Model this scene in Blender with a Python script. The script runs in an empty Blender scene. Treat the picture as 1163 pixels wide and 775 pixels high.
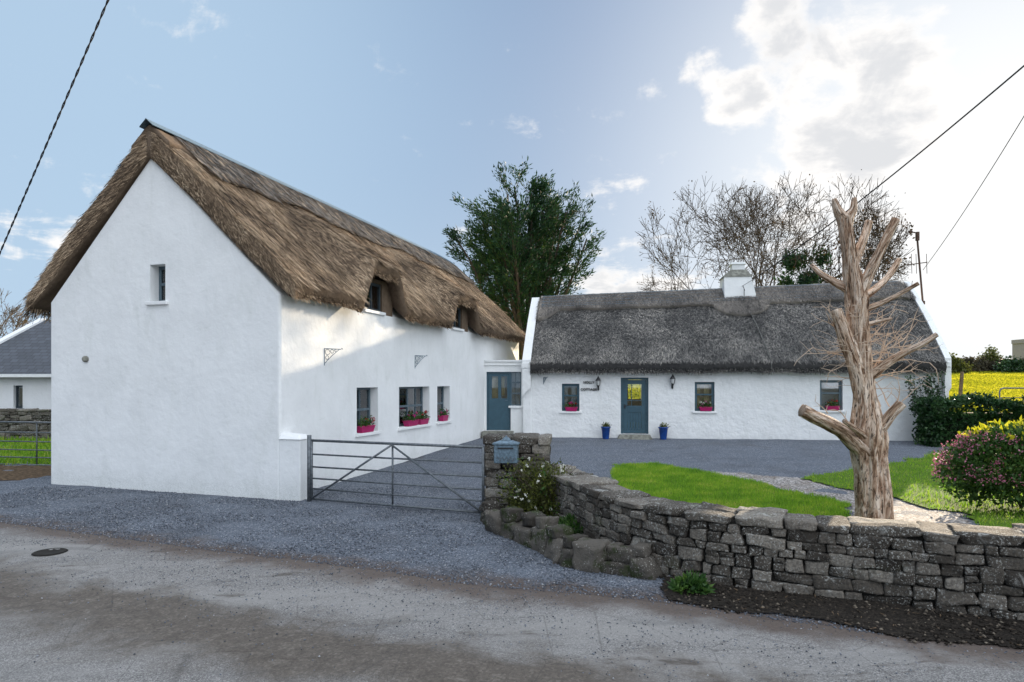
import bpy, bmesh, math, random
import numpy as np
from mathutils import Vector, Matrix
random.seed(7); RNG = np.random.default_rng(11)
R = math.radians; PI = math.pi
S = bpy.context.scene; C = S.collection
# ------------------------------------------------------------------ camera
H = 2.1; F = 775.0; CX = 581.5; HY = 434.0
cam_d = bpy.data.cameras.new('camera'); cam = bpy.data.objects.new('camera', cam_d); C.objects.link(cam)
cam.location = (0, 0, H); cam.rotation_euler = (R(90), 0, 0)
cam_d.sensor_width = 36; cam_d.lens = 24.0; cam_d.shift_y = 0.040; cam_d.clip_end = 5000; cam_d.clip_start = 0.05
S.camera = cam
S.view_settings.view_transform = 'Standard'; S.view_settings.look = 'None'
S.view_settings.exposure = 1.22; S.view_settings.gamma = 1
SUN_AZ, SUN_EL = 37.0, 11.5       # azimuth clockwise from the view direction
sd = Vector((math.sin(R(SUN_AZ))*math.cos(R(SUN_EL)), math.cos(R(SUN_AZ))*math.cos(R(SUN_EL)), math.sin(R(SUN_EL))))
sl = bpy.data.lights.new('sun', 'SUN'); sl.energy = 5.0; sl.angle = R(0.6); sl.color = (1.0, .82, .60)
so = bpy.data.objects.new('sun', sl); C.objects.link(so); so.rotation_euler = sd.to_track_quat('Z', 'Y').to_euler(); so.location = (20, 20, 30)

# ------------------------------------------------------------------ node helpers
class NT:
    def __init__(s, tree):
        s.t = tree; tree.nodes.clear()
    def n(s, typ, _in=None, **kw):
        nd = s.t.nodes.new(typ)
        for k, v in kw.items(): setattr(nd, k, v)
        for k, v in (_in or {}).items(): s.set(nd, k, v)
        return nd
    def set(s, nd, k, v):
        i = nd.inputs[k]
        if isinstance(v, bpy.types.NodeSocket): s.t.links.new(v, i)
        elif isinstance(v, bpy.types.Node): s.t.links.new(v.outputs[0], i)
        else:
            if isinstance(v, (tuple, list)) and len(v) == 3 and i.type == 'RGBA': v = (*v, 1)
            i.default_value = v
    def math(s, op, a, b=0.0, c=None, clamp=False):
        m = s.n('ShaderNodeMath', operation=op, use_clamp=clamp); s.set(m, 0, a); s.set(m, 1, b)
        if c is not None: s.set(m, 2, c)
        return m.outputs[0]
    def mix(s, f, a, b, mode='MIX'):
        m = s.n('ShaderNodeMix', data_type='RGBA', blend_type=mode)
        s.set(m, 0, f); s.set(m, 6, a); s.set(m, 7, b); return m.outputs[2]
    def ramp(s, f, stops, interp='LINEAR'):
        r = s.n('ShaderNodeValToRGB', {0: f}); r.color_ramp.interpolation = interp
        e = r.color_ramp.elements
        while len(e) > 1: e.remove(e[-1])
        e[0].position = stops[0][0]; e[0].color = (*stops[0][1], 1)
        for p, c in stops[1:]:
            q = e.new(p); q.color = (*c, 1)
        return r.outputs[0]
    def smooth(s, v, a, b, x=0.0, y=1.0):
        m = s.n('ShaderNodeMapRange', {0: v, 1: a, 2: b, 3: x, 4: y}, interpolation_type='SMOOTHSTEP'); return m.outputs[0]
    def pos(s, scale=(1, 1, 1), rz=0):
        g = s.n('ShaderNodeNewGeometry')
        m = s.n('ShaderNodeMapping', {0: g.outputs['Position'], 'Scale': scale, 'Rotation': (0, 0, rz)}); return m.outputs[0]
    def noise(s, sc, det=3, rough=.55, vec=None, dist=0.0):
        return s.n('ShaderNodeTexNoise', {'Vector': vec if vec is not None else s.pos(), 'Scale': sc, 'Detail': det, 'Roughness': rough, 'Distortion': dist}).outputs[0]
    def voro(s, sc, vec=None, feat='F1'):
        return s.n('ShaderNodeTexVoronoi', {'Vector': vec if vec is not None else s.pos(), 'Scale': sc}, feature=feat)
    def island(s):
        return s.n('ShaderNodeNewGeometry').outputs['Random Per Island']

def material(name, build):
    m = bpy.data.materials.new(name); m.use_nodes = True; t = NT(m.node_tree)
    out = t.n('ShaderNodeOutputMaterial')
    sh = build(t)
    t.t.links.new(sh.outputs[0], out.inputs[0]); return m
def pbr(t, col, rough=.8, spec=.3, bump=None, dist=.01, strength=.6, metal=0, **kw):
    p = t.n('ShaderNodeBsdfPrincipled', {'Base Color': col, 'Roughness': rough, 'Specular IOR Level': spec, 'Metallic': metal})
    if bump is not None:
        b = t.n('ShaderNodeBump', {'Strength': strength, 'Distance': dist, 'Height': bump}); t.set(p, 'Normal', b)
    for k, v in kw.items(): t.set(p, k, v)
    return p
def plain(name, col, rough=.6, spec=.4, metal=0, var=.15, sc=9.0):
    def b(t):
        n = t.noise(sc, 4)
        c = t.mix(t.smooth(n, .35, .7), tuple(x*(1-var) for x in col), tuple(min(1, x*(1+var)) for x in col))
        return pbr(t, c, rough, spec, n, .004, .3, metal)
    return material(name, b)

# ------------------------------------------------------------------ sky
W = bpy.data.worlds.new('World'); S.world = W; W.use_nodes = True
t = NT(W.node_tree)
sky = t.n('ShaderNodeTexSky', sky_type='NISHITA', sun_disc=False, sun_elevation=R(SUN_EL), sun_rotation=R(SUN_AZ), altitude=0.0, air_density=1.0, dust_density=1.6, ozone_density=2.2)
tc = t.n('ShaderNodeTexCoord'); dirv = tc.outputs['Generated']
sep = t.n('ShaderNodeSeparateXYZ', {0: dirv})
zc = t.math('MAXIMUM', sep.outputs[2], 0.0)
# clouds live on a plane high above: direction / (z + k)
den = t.math('ADD', zc, 0.16)
px = t.math('DIVIDE', sep.outputs[0], den); py = t.math('DIVIDE', sep.outputs[1], den)
cv = t.n('ShaderNodeCombineXYZ', {0: px, 1: py, 2: 0.0})
n1 = t.noise(2.6, 9, .62, cv, .25)
n2 = t.noise(.42, 3, .5, cv, 0.0)
sund = t.n('ShaderNodeVectorMath', {0: dirv, 1: tuple(sd)}, operation='DOT_PRODUCT').outputs['Value']
toward = t.smooth(sund, .55, 1.0)                      # more broken cloud towards the sun
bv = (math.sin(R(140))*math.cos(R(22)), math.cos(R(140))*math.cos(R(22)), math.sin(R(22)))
back = t.smooth(t.n('ShaderNodeVectorMath', {0: dirv, 1: bv}, operation='DOT_PRODUCT').outputs['Value'], .0, .9)   # bright cloud added out of view, behind right of the camera, filling shaded walls
cl = t.math('ADD', n1, t.math('MULTIPLY', t.math('SUBTRACT', n2, .5), .75))
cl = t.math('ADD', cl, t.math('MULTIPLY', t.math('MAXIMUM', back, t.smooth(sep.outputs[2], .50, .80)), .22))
def bank(az, el, wid, amt):      # a cloud bank in a fixed direction of the sky
    v = (math.sin(R(az))*math.cos(R(el)), math.cos(R(az))*math.cos(R(el)), math.sin(R(el)))
    dt_ = t.n('ShaderNodeVectorMath', {0: dirv, 1: v}, operation='DOT_PRODUCT').outputs['Value']
    return t.math('MULTIPLY', t.smooth(dt_, math.cos(R(wid)), 1.0), amt)
for b_ in ((26.5, 20.0, 8.0, .24), (30.5, 21.5, 5.0, .16), (18.0, 21.3, 3.2, .26), (20.5, 26.0, 3.4, .20), (15.5, 24, 2.6, .16), (35, 27, 7, .10), (26, 14, 6, .12), (-33, 10, 6, .13), (11, 6, 8, .15)): cl = t.math('ADD', cl, bank(*b_))
puff = t.noise(13, 7, .62, dirv, .5)
cl = t.math('ADD', cl, t.math('MULTIPLY', t.math('SUBTRACT', puff, .5), .50))
mask = t.smooth(cl, .565, .76)
veil = t.math('MULTIPLY', t.math('POWER', t.n('ShaderNodeMapRange', {0: sund, 1: .55, 2: .995, 3: 0.0, 4: 1.0}).outputs[0], 6.0), .95)
comp = t.n('ShaderNodeVectorMath', {0: t.n('ShaderNodeVectorMath', {0: sky, 1: (1/2.7, 1/3.4, 1/4.4)}, operation='MULTIPLY'), 1: (1.0, 1.0, 1.0)}, operation='ADD')
comp = t.n('ShaderNodeVectorMath', {0: sky, 1: comp}, operation='DIVIDE')
skyc = t.n('ShaderNodeHueSaturation', {'Saturation': .95, 'Value': 1.0, 'Color': comp})
low = t.smooth(sep.outputs[2], .30, 0.0)
base = t.mix(t.math('MULTIPLY', low, .5), skyc.outputs[0], (2.2, 2.6, 3.0))
base = t.mix(1.0, base, (.12, .28, .60), 'ADD')
lv = (math.sin(R(-40))*math.cos(R(20)), math.cos(R(-40))*math.cos(R(20)), math.sin(R(20)))
base = t.mix(t.math('MULTIPLY', t.smooth(t.n('ShaderNodeVectorMath', {0: dirv, 1: lv}, operation='DOT_PRODUCT').outputs['Value'], .72, 1.0), .8), base, (2.2, 2.95, 3.75))
base = t.mix(veil, base, (4.6, 4.6, 4.55))
shade = t.smooth(t.math('ADD', cl, t.math('MULTIPLY', t.math('SUBTRACT', t.noise(9, 4, .6, dirv), .5), .5)), .70, .92)
cc = t.mix(shade, (4.6, 4.5, 4.4), (3.35, 3.4, 3.5))
high = t.smooth(sep.outputs[2], .50, .80)  # added bright overhead cloud, out of view, to lift light on ground and roofs
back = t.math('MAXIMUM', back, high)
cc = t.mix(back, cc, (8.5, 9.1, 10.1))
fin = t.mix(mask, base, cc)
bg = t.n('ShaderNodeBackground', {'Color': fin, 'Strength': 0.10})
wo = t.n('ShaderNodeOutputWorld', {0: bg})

# ------------------------------------------------------------------ geometry helpers
def hash3(a):
    a = a.astype(np.int64)
    h = (a[..., 0]*73856093) ^ (a[..., 1]*19349663) ^ (a[..., 2]*83492791)
    h = (h ^ (h >> 13))*1274126177 & 0x7fffffff
    return ((h ^ (h >> 16)) & 0xffff)/65535.0
def vnoise(p):
    p = np.asarray(p, float); i = np.floor(p); f = p-i; f = f*f*(3-2*f); r = 0
    for dx in (0, 1):
        for dy in (0, 1):
            for dz in (0, 1):
                w = (f[..., 0] if dx else 1-f[..., 0])*(f[..., 1] if dy else 1-f[..., 1])*(f[..., 2] if dz else 1-f[..., 2])
                r = r + w*hash3(i+np.array([dx, dy, dz]))
    return r*2-1
def fbm(p, oct=3):
    p = np.asarray(p, float); a = 1; r = 0
    for k in range(oct): r = r+a*vnoise(p*2**k+17.3*k); a *= .5
    return r
_GY = np.array([-60, 12.5, 16, 22.8, 30, 45, 95, 175, 400, 2000.]); _GZ = np.array([0, 0, .08, .25, .70, 1.40, 3.2, 6.2, 8, 8.])
def G(x, y):
    x = np.asarray(x, float); y = np.asarray(y, float)
    return np.interp(y, _GY, _GZ)+np.clip((y-14)/8, 0, 1)*np.clip(x, 0, 20)*.006
def P(px, py, z=0.0):
    d = F*(H-z)/(py-HY); return ((px-CX)/F*d, d)
def at(px, py, d): return Vector(((px-CX)/F*d, d, H+(HY-py)/F*d))

def tag(o, label=None, cat=None, group=None, kind=None):
    if label: o['label'] = label
    if cat: o['category'] = cat
    if group: o['group'] = group
    if kind: o['kind'] = kind
    return o
def link(name, me, mat=None, parent=None, smooth=False, label=None):
    if mat is not None:
        me.materials.clear()
        for m in (mat if isinstance(mat, (list, tuple)) else [mat]): me.materials.append(m)
    if smooth:
        me.polygons.foreach_set('use_smooth', np.ones(len(me.polygons), bool))
    o = bpy.data.objects.new(name, me); C.objects.link(o)
    if parent is not None:
        o.parent = parent; o.matrix_parent_inverse = Matrix.Translation(-Vector(parent.location))
    if label: o['label'] = label
    return o
def empty(name, loc, label, cat, group=None):
    o = bpy.data.objects.new(name, None); C.objects.link(o); o.location = loc; return tag(o, label, cat, group)
def np_mesh(name, V, Fc):
    V = np.asarray(V, np.float32); Fc = np.asarray(Fc, np.int32); k = Fc.shape[1]
    me = bpy.data.meshes.new(name); me.vertices.add(len(V)); me.vertices.foreach_set('co', V.ravel())
    me.loops.add(Fc.size); me.loops.foreach_set('vertex_index', Fc.ravel())
    me.polygons.add(len(Fc)); me.polygons.foreach_set('loop_start', np.arange(0, Fc.size, k, dtype=np.int32))
    me.update(calc_edges=True); return me
class MB:
    def __init__(s): s.V = []; s.F = []
    def add(s, V, Fc):
        b = len(s.V); s.V += [tuple(v) for v in V]; s.F += [tuple(i+b for i in f) for f in Fc]; return s
    def box(s, c, size, rz=0, M=None):
        x, y, z = [q/2 for q in size]; V = []
        for i in (-1, 1):
            for j in (-1, 1):
                for k in (-1, 1):
                    v = Vector((i*x, j*y, k*z)); v.rotate(Matrix.Rotation(rz, 3, 'Z'))
                    if M is not None: v = M @ v
                    V.append(v+Vector(c))
        return s.add(V, [(0, 1, 3, 2), (4, 6, 7, 5), (0, 4, 5, 1), (2, 3, 7, 6), (0, 2, 6, 4), (1, 5, 7, 3)])
    def corners(s, P8):   # 8 points: bottom loop 4, top loop 4
        return s.add(P8, [(3, 2, 1, 0), (4, 5, 6, 7), (0, 1, 5, 4), (1, 2, 6, 5), (2, 3, 7, 6), (3, 0, 4, 7)])
    def tube(s, pts, rad, n=8, cap=True):
        pts = [Vector(p) for p in pts]; m = len(pts); V = []; Fc = []
        rad = rad if isinstance(rad, (list, tuple)) else [rad]*m
        up = None
        for i, p in enumerate(pts):
            d = (pts[min(i+1, m-1)]-pts[max(i-1, 0)]).normalized()
            if up is None: up = d.orthogonal().normalized()
            up = (up-d*up.dot(d)).normalized(); sd_ = d.cross(up)
            for k in range(n):
                a = 2*PI*k/n; V.append(p+(up*math.cos(a)+sd_*math.sin(a))*rad[i])
        for i in range(m-1):
            for k in range(n):
                Fc.append((i*n+k, i*n+(k+1) % n, (i+1)*n+(k+1) % n, (i+1)*n+k))
        if cap: Fc.append(tuple(range(n-1, -1, -1))); Fc.append(tuple((m-1)*n+k for k in range(n)))
        return s.add(V, Fc)
    def lathe(s, c, prof, n=20):
        V = []; Fc = []; m = len(prof)
        for r, z in prof:
            for k in range(n):
                a = 2*PI*k/n; V.append((c[0]+r*math.cos(a), c[1]+r*math.sin(a), c[2]+z))
        for i in range(m-1):
            for k in range(n): Fc.append((i*n+k, i*n+(k+1) % n, (i+1)*n+(k+1) % n, (i+1)*n+k))
        Fc.append(tuple(range(n-1, -1, -1))); Fc.append(tuple((m-1)*n+k for k in range(n)))
        return s.add(V, Fc)
    def build(s, name, mat=None, parent=None, smooth=False, label=None, bevel=0):
        me = bpy.data.meshes.new(name); me.from_pydata(s.V, [], s.F)
        bm = bmesh.new(); bm.from_mesh(me); bmesh.ops.recalc_face_normals(bm, faces=bm.faces)
        if bevel: bmesh.ops.bevel(bm, geom=[e for e in bm.edges if e.calc_face_angle(0) > .5], offset=bevel, segments=2, profile=.5, affect='EDGES')
        bm.to_mesh(me); bm.free(); me.update()
        return link(name, me, mat, parent, smooth, label)
def blades(c, d, side, L, w, tip=.35, bend=None):
    """thin quads: base centre c, direction d, side vector, length, width -> V, F"""
    c = np.asarray(c); n = len(c); L = np.asarray(L).reshape(-1, 1)*np.ones((n, 1)); w = np.asarray(w).reshape(-1, 1)*np.ones((n, 1))
    e = c+d*L
    if bend is not None: e = e+bend
    V = np.stack([c-side*w/2, c+side*w/2, e+side*w/2*tip, e-side*w/2*tip], 1).reshape(-1, 3)
    return V, np.arange(4*n).reshape(-1, 4)
def unit(v): return v/np.maximum(np.linalg.norm(v, axis=-1, keepdims=True), 1e-9)
def rnd(n, k=3): return RNG.normal(size=(n, k))
def leaf_mesh(name, cen, L, w, dirs=None, jit=1.0, tip=.45):
    """a leaf = two quads folded along the mid rib would double the count; one kite-shaped quad per leaf"""
    n = len(cen); d = unit((dirs if dirs is not None else 0)+jit*rnd(n)); sd_ = unit(np.cross(d, rnd(n)))
    L = np.asarray(L).reshape(-1, 1); w = np.asarray(w).reshape(-1, 1)
    V = np.stack([cen, cen+d*L*.45+sd_*w/2, cen+d*L, cen+d*L*.45-sd_*w/2], 1).reshape(-1, 3)
    return np_mesh(name, V, np.arange(4*n).reshape(-1, 4))

def cut(o, boxes):
    cb = MB()
    for b in boxes: cb.corners(b)
    k = cb.build('cutter'); m = o.modifiers.new('b', 'BOOLEAN'); m.operation = 'DIFFERENCE'; m.solver = 'EXACT'; m.object = k
    dg = bpy.context.evaluated_depsgraph_get(); me = bpy.data.meshes.new_from_object(o.evaluated_get(dg))
    o.modifiers.clear(); old = o.data; o.data = me; bpy.data.objects.remove(k); return o

class Frame:
    """local frame on the ground: t along u, q along n"""
    def __init__(s, o, u, n): s.o = np.array(o, float); s.u = np.array(u, float); s.n = np.array(n, float)
    def p(s, t_, q, z): return Vector((*(s.o+s.u*t_+s.n*q), z))
    def P(s, t_, q, z):
        t_, q, z = np.broadcast_arrays(t_, q, z)
        return np.stack([s.o[0]+s.u[0]*t_+s.n[0]*q, s.o[1]+s.u[1]*t_+s.n[1]*q, z], -1)
    def hit(s, q, px, py):
        r = (px-CX)/F; ox, oy = s.o+s.n*q; t_ = (r*oy-ox)/(s.u[0]-r*s.u[1])
        y = oy+s.u[1]*t_; return t_, H+(HY-py)/F*y
    def box8(s, t0, t1, q0, q1, z0, z1):
        return [s.p(a, b, z0) for a, b in ((t0, q0), (t1, q0), (t1, q1), (t0, q1))]+[s.p(a, b, z1) for a, b in ((t0, q0), (t1, q0), (t1, q1), (t0, q1))]

# ------------------------------------------------------------------ materials
def wall_mat(name, lump, fine, col=(.80, .81, .80)):
    def b(t):
        big = t.noise(1.3, 4, .6); med = t.noise(7, 5, .6); fn = t.noise(60, 3, .6)
        streak = t.noise(2.2, 5, .65, t.pos((1.5, 1.5, .45)), .4)
        z = t.n('ShaderNodeSeparateXYZ', {0: t.pos()}).outputs[2]
        c = t.mix(t.smooth(big, .3, .75), col, tuple(x*.93 for x in col))
        c = t.mix(t.math('MULTIPLY', t.smooth(streak, .50, .74), .30), c, (.60, .62, .58))
        c = t.mix(t.math('MULTIPLY', t.smooth(t.noise(.55, 6, .7), .52, .68), .30), c, (.62, .64, .62))
        c = t.mix(t.math('MULTIPLY', t.smooth(t.noise(3.3, 7, .75, None, .8), .60, .68), .22), c, (.52, .54, .50))
        splash = t.math('MULTIPLY', t.smooth(t.math('ADD', z, t.math('MULTIPLY', med, .6)), .85, .30), t.smooth(fn, .35, .65))
        c = t.mix(t.math('MULTIPLY', splash, .5), c, (.42, .44, .40))
        c = t.mix(t.math('MULTIPLY', t.smooth(t.voro(5.5).outputs[0], .09, .03), .25), c, (.5, .5, .47))
        h = t.math('ADD', t.math('MULTIPLY', med, lump), t.math('MULTIPLY', fn, fine))
        h = t.math('ADD', h, t.math('MULTIPLY', big, lump*2))
        return pbr(t, c, .85, .25, h, 1.0, 1.0)
    return material(name, b)
M = {}
M['wall'] = wall_mat('lime_plaster', .010, .0012)
M['wall_rough'] = wall_mat('rough_whitewash', .030, .004)
def straw(name, stops, trans=.0):
    def b(t):
        i = t.island(); n = t.noise(.9, 3)
        v = t.math('ADD', t.math('MULTIPLY', i, .72), t.math('MULTIPLY', t.smooth(n, .3, .7), .28))
        return pbr(t, t.ramp(v, stops), .75, .25)
    return material(name, b)
M['straw'] = straw('weathered_straw', [(0, (.010, .006, .004)), (.28, (.040, .026, .016)), (.42, (.17, .115, .07)), (.6, (.33, .235, .15)), (.8, (.58, .43, .28)), (1, (.85, .68, .47))])
M['straw_grey'] = straw('old_grey_straw', [(0, (.015, .015, .015)), (.3, (.06, .06, .058)), (.6, (.165, .16, .15)), (.85, (.32, .30, .27)), (1, (.55, .51, .44))])
M['straw_cap'] = straw('ridge_straw', [(0, (.02, .019, .018)), (.4, (.09, .082, .075)), (.75, (.22, .20, .175)), (1, (.42, .37, .31))])
def thatch(name, a, b_):
    def b(t):
        n = t.noise(9, 5, .65); m = t.noise(1.2, 3)
        return pbr(t, t.mix(t.math('MULTIPLY', n, m), a, b_), .95, .1, n, .05, .8)
    return material(name, b)
M['thatch'] = thatch('packed_thatch', (.08, .058, .042), (.30, .22, .15))
M['thatch_grey'] = thatch('packed_grey_thatch', (.025, .025, .026), (.12, .115, .11))
def stone_b(t):
    i = t.island(); n = t.noise(7, 6, .65); f = t.noise(45, 5, .7); sp = t.voro(48)
    c = t.ramp(t.math('ADD', t.math('MULTIPLY', i, .75), t.math('MULTIPLY', n, .30)), [(.1, (.038, .031, .024)), (.42, (.105, .090, .072)), (.72, (.20, .176, .145)), (1, (.36, .325, .27))])
    c = t.mix(t.math('MULTIPLY', t.smooth(f, .38, .62), .5), c, (.035, .033, .031))
    li = t.math('MULTIPLY', t.smooth(t.noise(52, 4, .7), .55, .62), t.smooth(t.noise(3.4, 4, .7), .38, .56))
    c = t.mix(t.math('MULTIPLY', li, .85), c, (.50, .50, .46))
    pat = t.smooth(t.noise(5.2, 8, .76, None, .6), .56, .64)
    nz = t.n('ShaderNodeSeparateXYZ', {0: t.n('ShaderNodeNewGeometry').outputs['Normal']}).outputs[2]
    c = t.mix(t.math('MULTIPLY', pat, t.smooth(nz, -.2, .9, .25, .9)), c, (.42, .42, .39))
    moss = t.math('MULTIPLY', t.smooth(t.noise(1.7, 4), .60, .70), t.smooth(f, .4, .6))
    c = t.mix(t.math('MULTIPLY', moss, .6), c, (.05, .065, .02))
    return pbr(t, c, .92, .25, t.math('ADD', n, t.math('MULTIPLY', f, .7)), .035, 1.0)
M['stone'] = material('lichened_limestone', stone_b)
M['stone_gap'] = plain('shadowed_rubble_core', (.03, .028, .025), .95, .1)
def gravel_b(t, fine=True):
    g = t.n('ShaderNodeUVMap').outputs[0]; v = t.n('ShaderNodeSeparateXYZ', {0: g}).outputs[1]
    v1 = t.voro(75); v2 = t.voro(38)
    cr = t.n('ShaderNodeSeparateColor', {0: v1.outputs['Color']}).outputs[0]
    c = t.ramp(cr, [(0, (.045, .053, .066)), (.5, (.115, .135, .165)), (.85, (.20, .225, .26)), (1, (.40, .42, .45))])
    big = t.noise(.9, 5, .6)
    c = t.mix(t.math('MULTIPLY', t.smooth(big, .45, .72), .35), c, (.060, .058, .056))
    c = t.mix(t.math('MULTIPLY', t.smooth(t.noise(22, 5, .75), .46, .62), .55), c, (.045, .055, .075))
    c = t.mix(t.math('MULTIPLY', t.smooth(t.noise(16, 5, .75, t.pos((1, 1, 1), 1.1)), .54, .68), .5), c, (.26, .29, .33))
    c = t.mix(t.math('MULTIPLY', t.smooth(t.noise(1.6, 4, .7, t.pos((.35, 1.5, 1))), .50, .66), .30), c, (.07, .08, .10))
    dirt = t.smooth(t.math('ADD', v, t.math('MULTIPLY', t.math('SUBTRACT', t.noise(2.3, 6, .65), .5), 1.3)), .62, .04)
    c = t.mix(t.math('MULTIPLY', dirt, .92), c, t.mix(t.noise(30, 5, .7), (.040, .028, .022), (.15, .112, .088)))
    pat = t.smooth(t.noise(.55, 5, .7, None, .8), .60, .70)
    c = t.mix(t.math('MULTIPLY', pat, .45), c, (.06, .05, .038))
    lit = t.smooth(t.noise(5, 4, .75), .64, .70)
    c = t.mix(t.math('MULTIPLY', lit, .25), c, (.10, .07, .035))
    return pbr(t, c, .85, .3, t.math('MULTIPLY', v1.outputs[0], -1.0), .012, .9)
M['gravel'] = material('blue_grey_chippings', gravel_b)
def road_b(t):
    g = t.n('ShaderNodeUVMap').outputs[0]; v = t.n('ShaderNodeSeparateXYZ', {0: g}).outputs[1]
    vv = t.pos((.35, 1.2, 1), R(-18))
    wob = t.math('MULTIPLY', t.math('SUBTRACT', t.noise(.8, 6, .68, None, .3), .5), 2.6)
    d = t.math('ADD', v, wob)
    agg = t.voro(120); ac = t.n('ShaderNodeSeparateColor', {0: agg.outputs['Color']}).outputs[0]
    c = t.ramp(ac, [(0, (.105, .10, .095)), (.6, (.215, .207, .195)), (1, (.37, .355, .335))])
    c = t.mix(t.math('MULTIPLY', t.smooth(t.noise(1.1, 6, .6, vv), .40, .66), .7), c, (.30, .288, .268))
    c = t.mix(t.math('MULTIPLY', t.smooth(t.noise(1.9, 6, .65, vv), .52, .66), .40), c, (.13, .128, .124))
    mid = t.math('MULTIPLY', t.smooth(d, 1.2, 1.9), t.smooth(d, 3.3, 2.4))
    gr = t.voro(48); gc = t.n('ShaderNodeSeparateColor', {0: gr.outputs['Color']}).outputs[1]
    mc = t.ramp(t.math('ADD', t.math('MULTIPLY', gc, .22), t.math('MULTIPLY', t.noise(6, 8, .78), .75)), [(.25, (.050, .040, .030)), (.55, (.115, .095, .075)), (.8, (.25, .225, .19))])
    c = t.mix(t.math('MULTIPLY', mid, .92), c, mc)
    worn = t.smooth(t.noise(1.4, 7, .7, vv, .4), .58, .66)
    c = t.mix(t.math('MULTIPLY', worn, .75), c, (.060, .046, .035))
    crack = t.n('ShaderNodeTexVoronoi', {'Vector': t.pos((1, 1, 0)), 'Scale': 1.3}, feature='DISTANCE_TO_EDGE').outputs[0]
    c = t.mix(t.math('MULTIPLY', t.smooth(t.math('ADD', crack, t.math('MULTIPLY', t.noise(12, 3), .02)), .020, .010), .4), c, (.05, .045, .04))
    edge = t.smooth(t.math('ADD', v, t.math('MULTIPLY', t.math('SUBTRACT', t.noise(2.3, 6, .65), .5), 1.0)), .62, .12)
    c = t.mix(t.math('MULTIPLY', edge, .9), c, t.mix(t.noise(30, 5, .7), (.040, .028, .022), (.15, .112, .088)))
    h = t.math('ADD', t.math('MULTIPLY', agg.outputs[0], -.5), t.math('MULTIPLY', t.noise(14, 5, .7), .8))
    return pbr(t, c, .78, .35, h, .012, .8)
M['road'] = material('worn_tarmac', road_b)
def soil_b(t):
    n = t.noise(28, 5, .7); m = t.noise(4, 4)
    c = t.ramp(n, [(.3, (.008, .007, .006)), (.55, (.028, .023, .018)), (.75, (.075, .062, .048))])
    return pbr(t, c, .95, .15, n, .03, 1.0)
M['soil'] = material('dark_soil', soil_b)
def turf_b(t):
    n = t.noise(6, 5, .6); m = t.noise(40, 3)
    return pbr(t, t.mix(n, (.06, .12, .012), (.12, .19, .03)), .95, .1, m, .03, .8)
M['turf'] = material('turf', turf_b)
def foliage(name, stops, tr=.35, rough=.55, nsc=1.4, tcol=None):
    def b(t):
        i = t.island(); n = t.noise(nsc, 3)
        v = t.math('ADD', t.math('MULTIPLY', i, .55), t.math('MULTIPLY', t.smooth(n, .3, .7), .45))
        c = t.ramp(v, stops)
        p = pbr(t, c, rough, .3)
        tb = t.n('ShaderNodeBsdfTranslucent', {0: c if tcol is None else t.mix(1.0, c, tcol, 'MULTIPLY')})
        return t.n('ShaderNodeMixShader', {0: tr, 1: p, 2: tb})
    return material(name, b)
M['grass'] = foliage('lawn_grass', [(0, (.07, .17, .012)), (.35, (.17, .36, .024)), (.65, (.30, .48, .036)), (.85, (.42, .50, .06)), (1, (.55, .47, .16))], .45, .6, 1.6)
M['field'] = foliage('pasture_grass', [(0, (.12, .15, .008)), (.5, (.30, .31, .014)), (1, (.52, .48, .03))], .55, .7, .12)
M['cypress'] = foliage('cypress_leaf', [(0, (.006, .022, .010)), (.45, (.016, .052, .020)), (.8, (.035, .085, .024)), (1, (.10, .12, .03))], .25, .6, .45)
M['ivy'] = foliage('ivy_leaf', [(0, (.008, .026, .010)), (.5, (.022, .062, .020)), (1, (.07, .13, .045))], .2, .35, 2.5)
M['leaf_autumn'] = foliage('autumn_leaf', [(0, (.03, .025, .010)), (.5, (.08, .05, .02)), (1, (.14, .075, .03))], .1, .9)
M['leaf_green'] = foliage('green_leaf', [(0, (.014, .045, .010)), (.5, (.04, .10, .02)), (1, (.10, .18, .03))], .25, .5, 5)
M['leaf_yellow'] = foliage('yellow_leaf', [(0, (.18, .22, .01)), (.5, (.42, .42, .02)), (1, (.60, .55, .04))], .5, .5, 4)
M['leaf_olive'] = foliage('rose_leaf', [(0, (.03, .035, .012)), (.5, (.075, .09, .02)), (1, (.20, .22, .04))], .35, .5, 4)
M['petal_pink'] = foliage('pink_floret', [(0, (.20, .03, .07)), (.5, (.42, .13, .22)), (1, (.66, .36, .48))], .3, .6, 6)
M['petal_white'] = foliage('white_petal', [(0, (.55, .55, .45)), (1, (.85, .85, .78))], .3, .6, 6)
M['petal_red'] = foliage('red_petal', [(0, (.35, .01, .02)), (1, (.70, .03, .05))], .3, .6, 6)
M['petal_magenta'] = foliage('magenta_petal', [(0, (.35, .01, .14)), (1, (.70, .06, .30))], .3, .6, 6)
M['hay'] = foliage('dead_grass', [(0, (.10, .075, .035)), (.5, (.24, .18, .09)), (1, (.42, .33, .18))], .25, .7, 5)
M['far_bush'] = foliage('far_bush_leaf', [(0, (.035, .03, .02)), (.5, (.07, .065, .035)), (1, (.13, .10, .06))], .3, .7, .3)
def bark_b(t):
    n = t.noise(3, 5, .6, t.pos((5, 5, 1))); return pbr(t, t.mix(n, (.030, .022, .016), (.11, .085, .062)), .9, .2, n, .02, .8)
M['bark'] = material('bark', bark_b)
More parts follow.
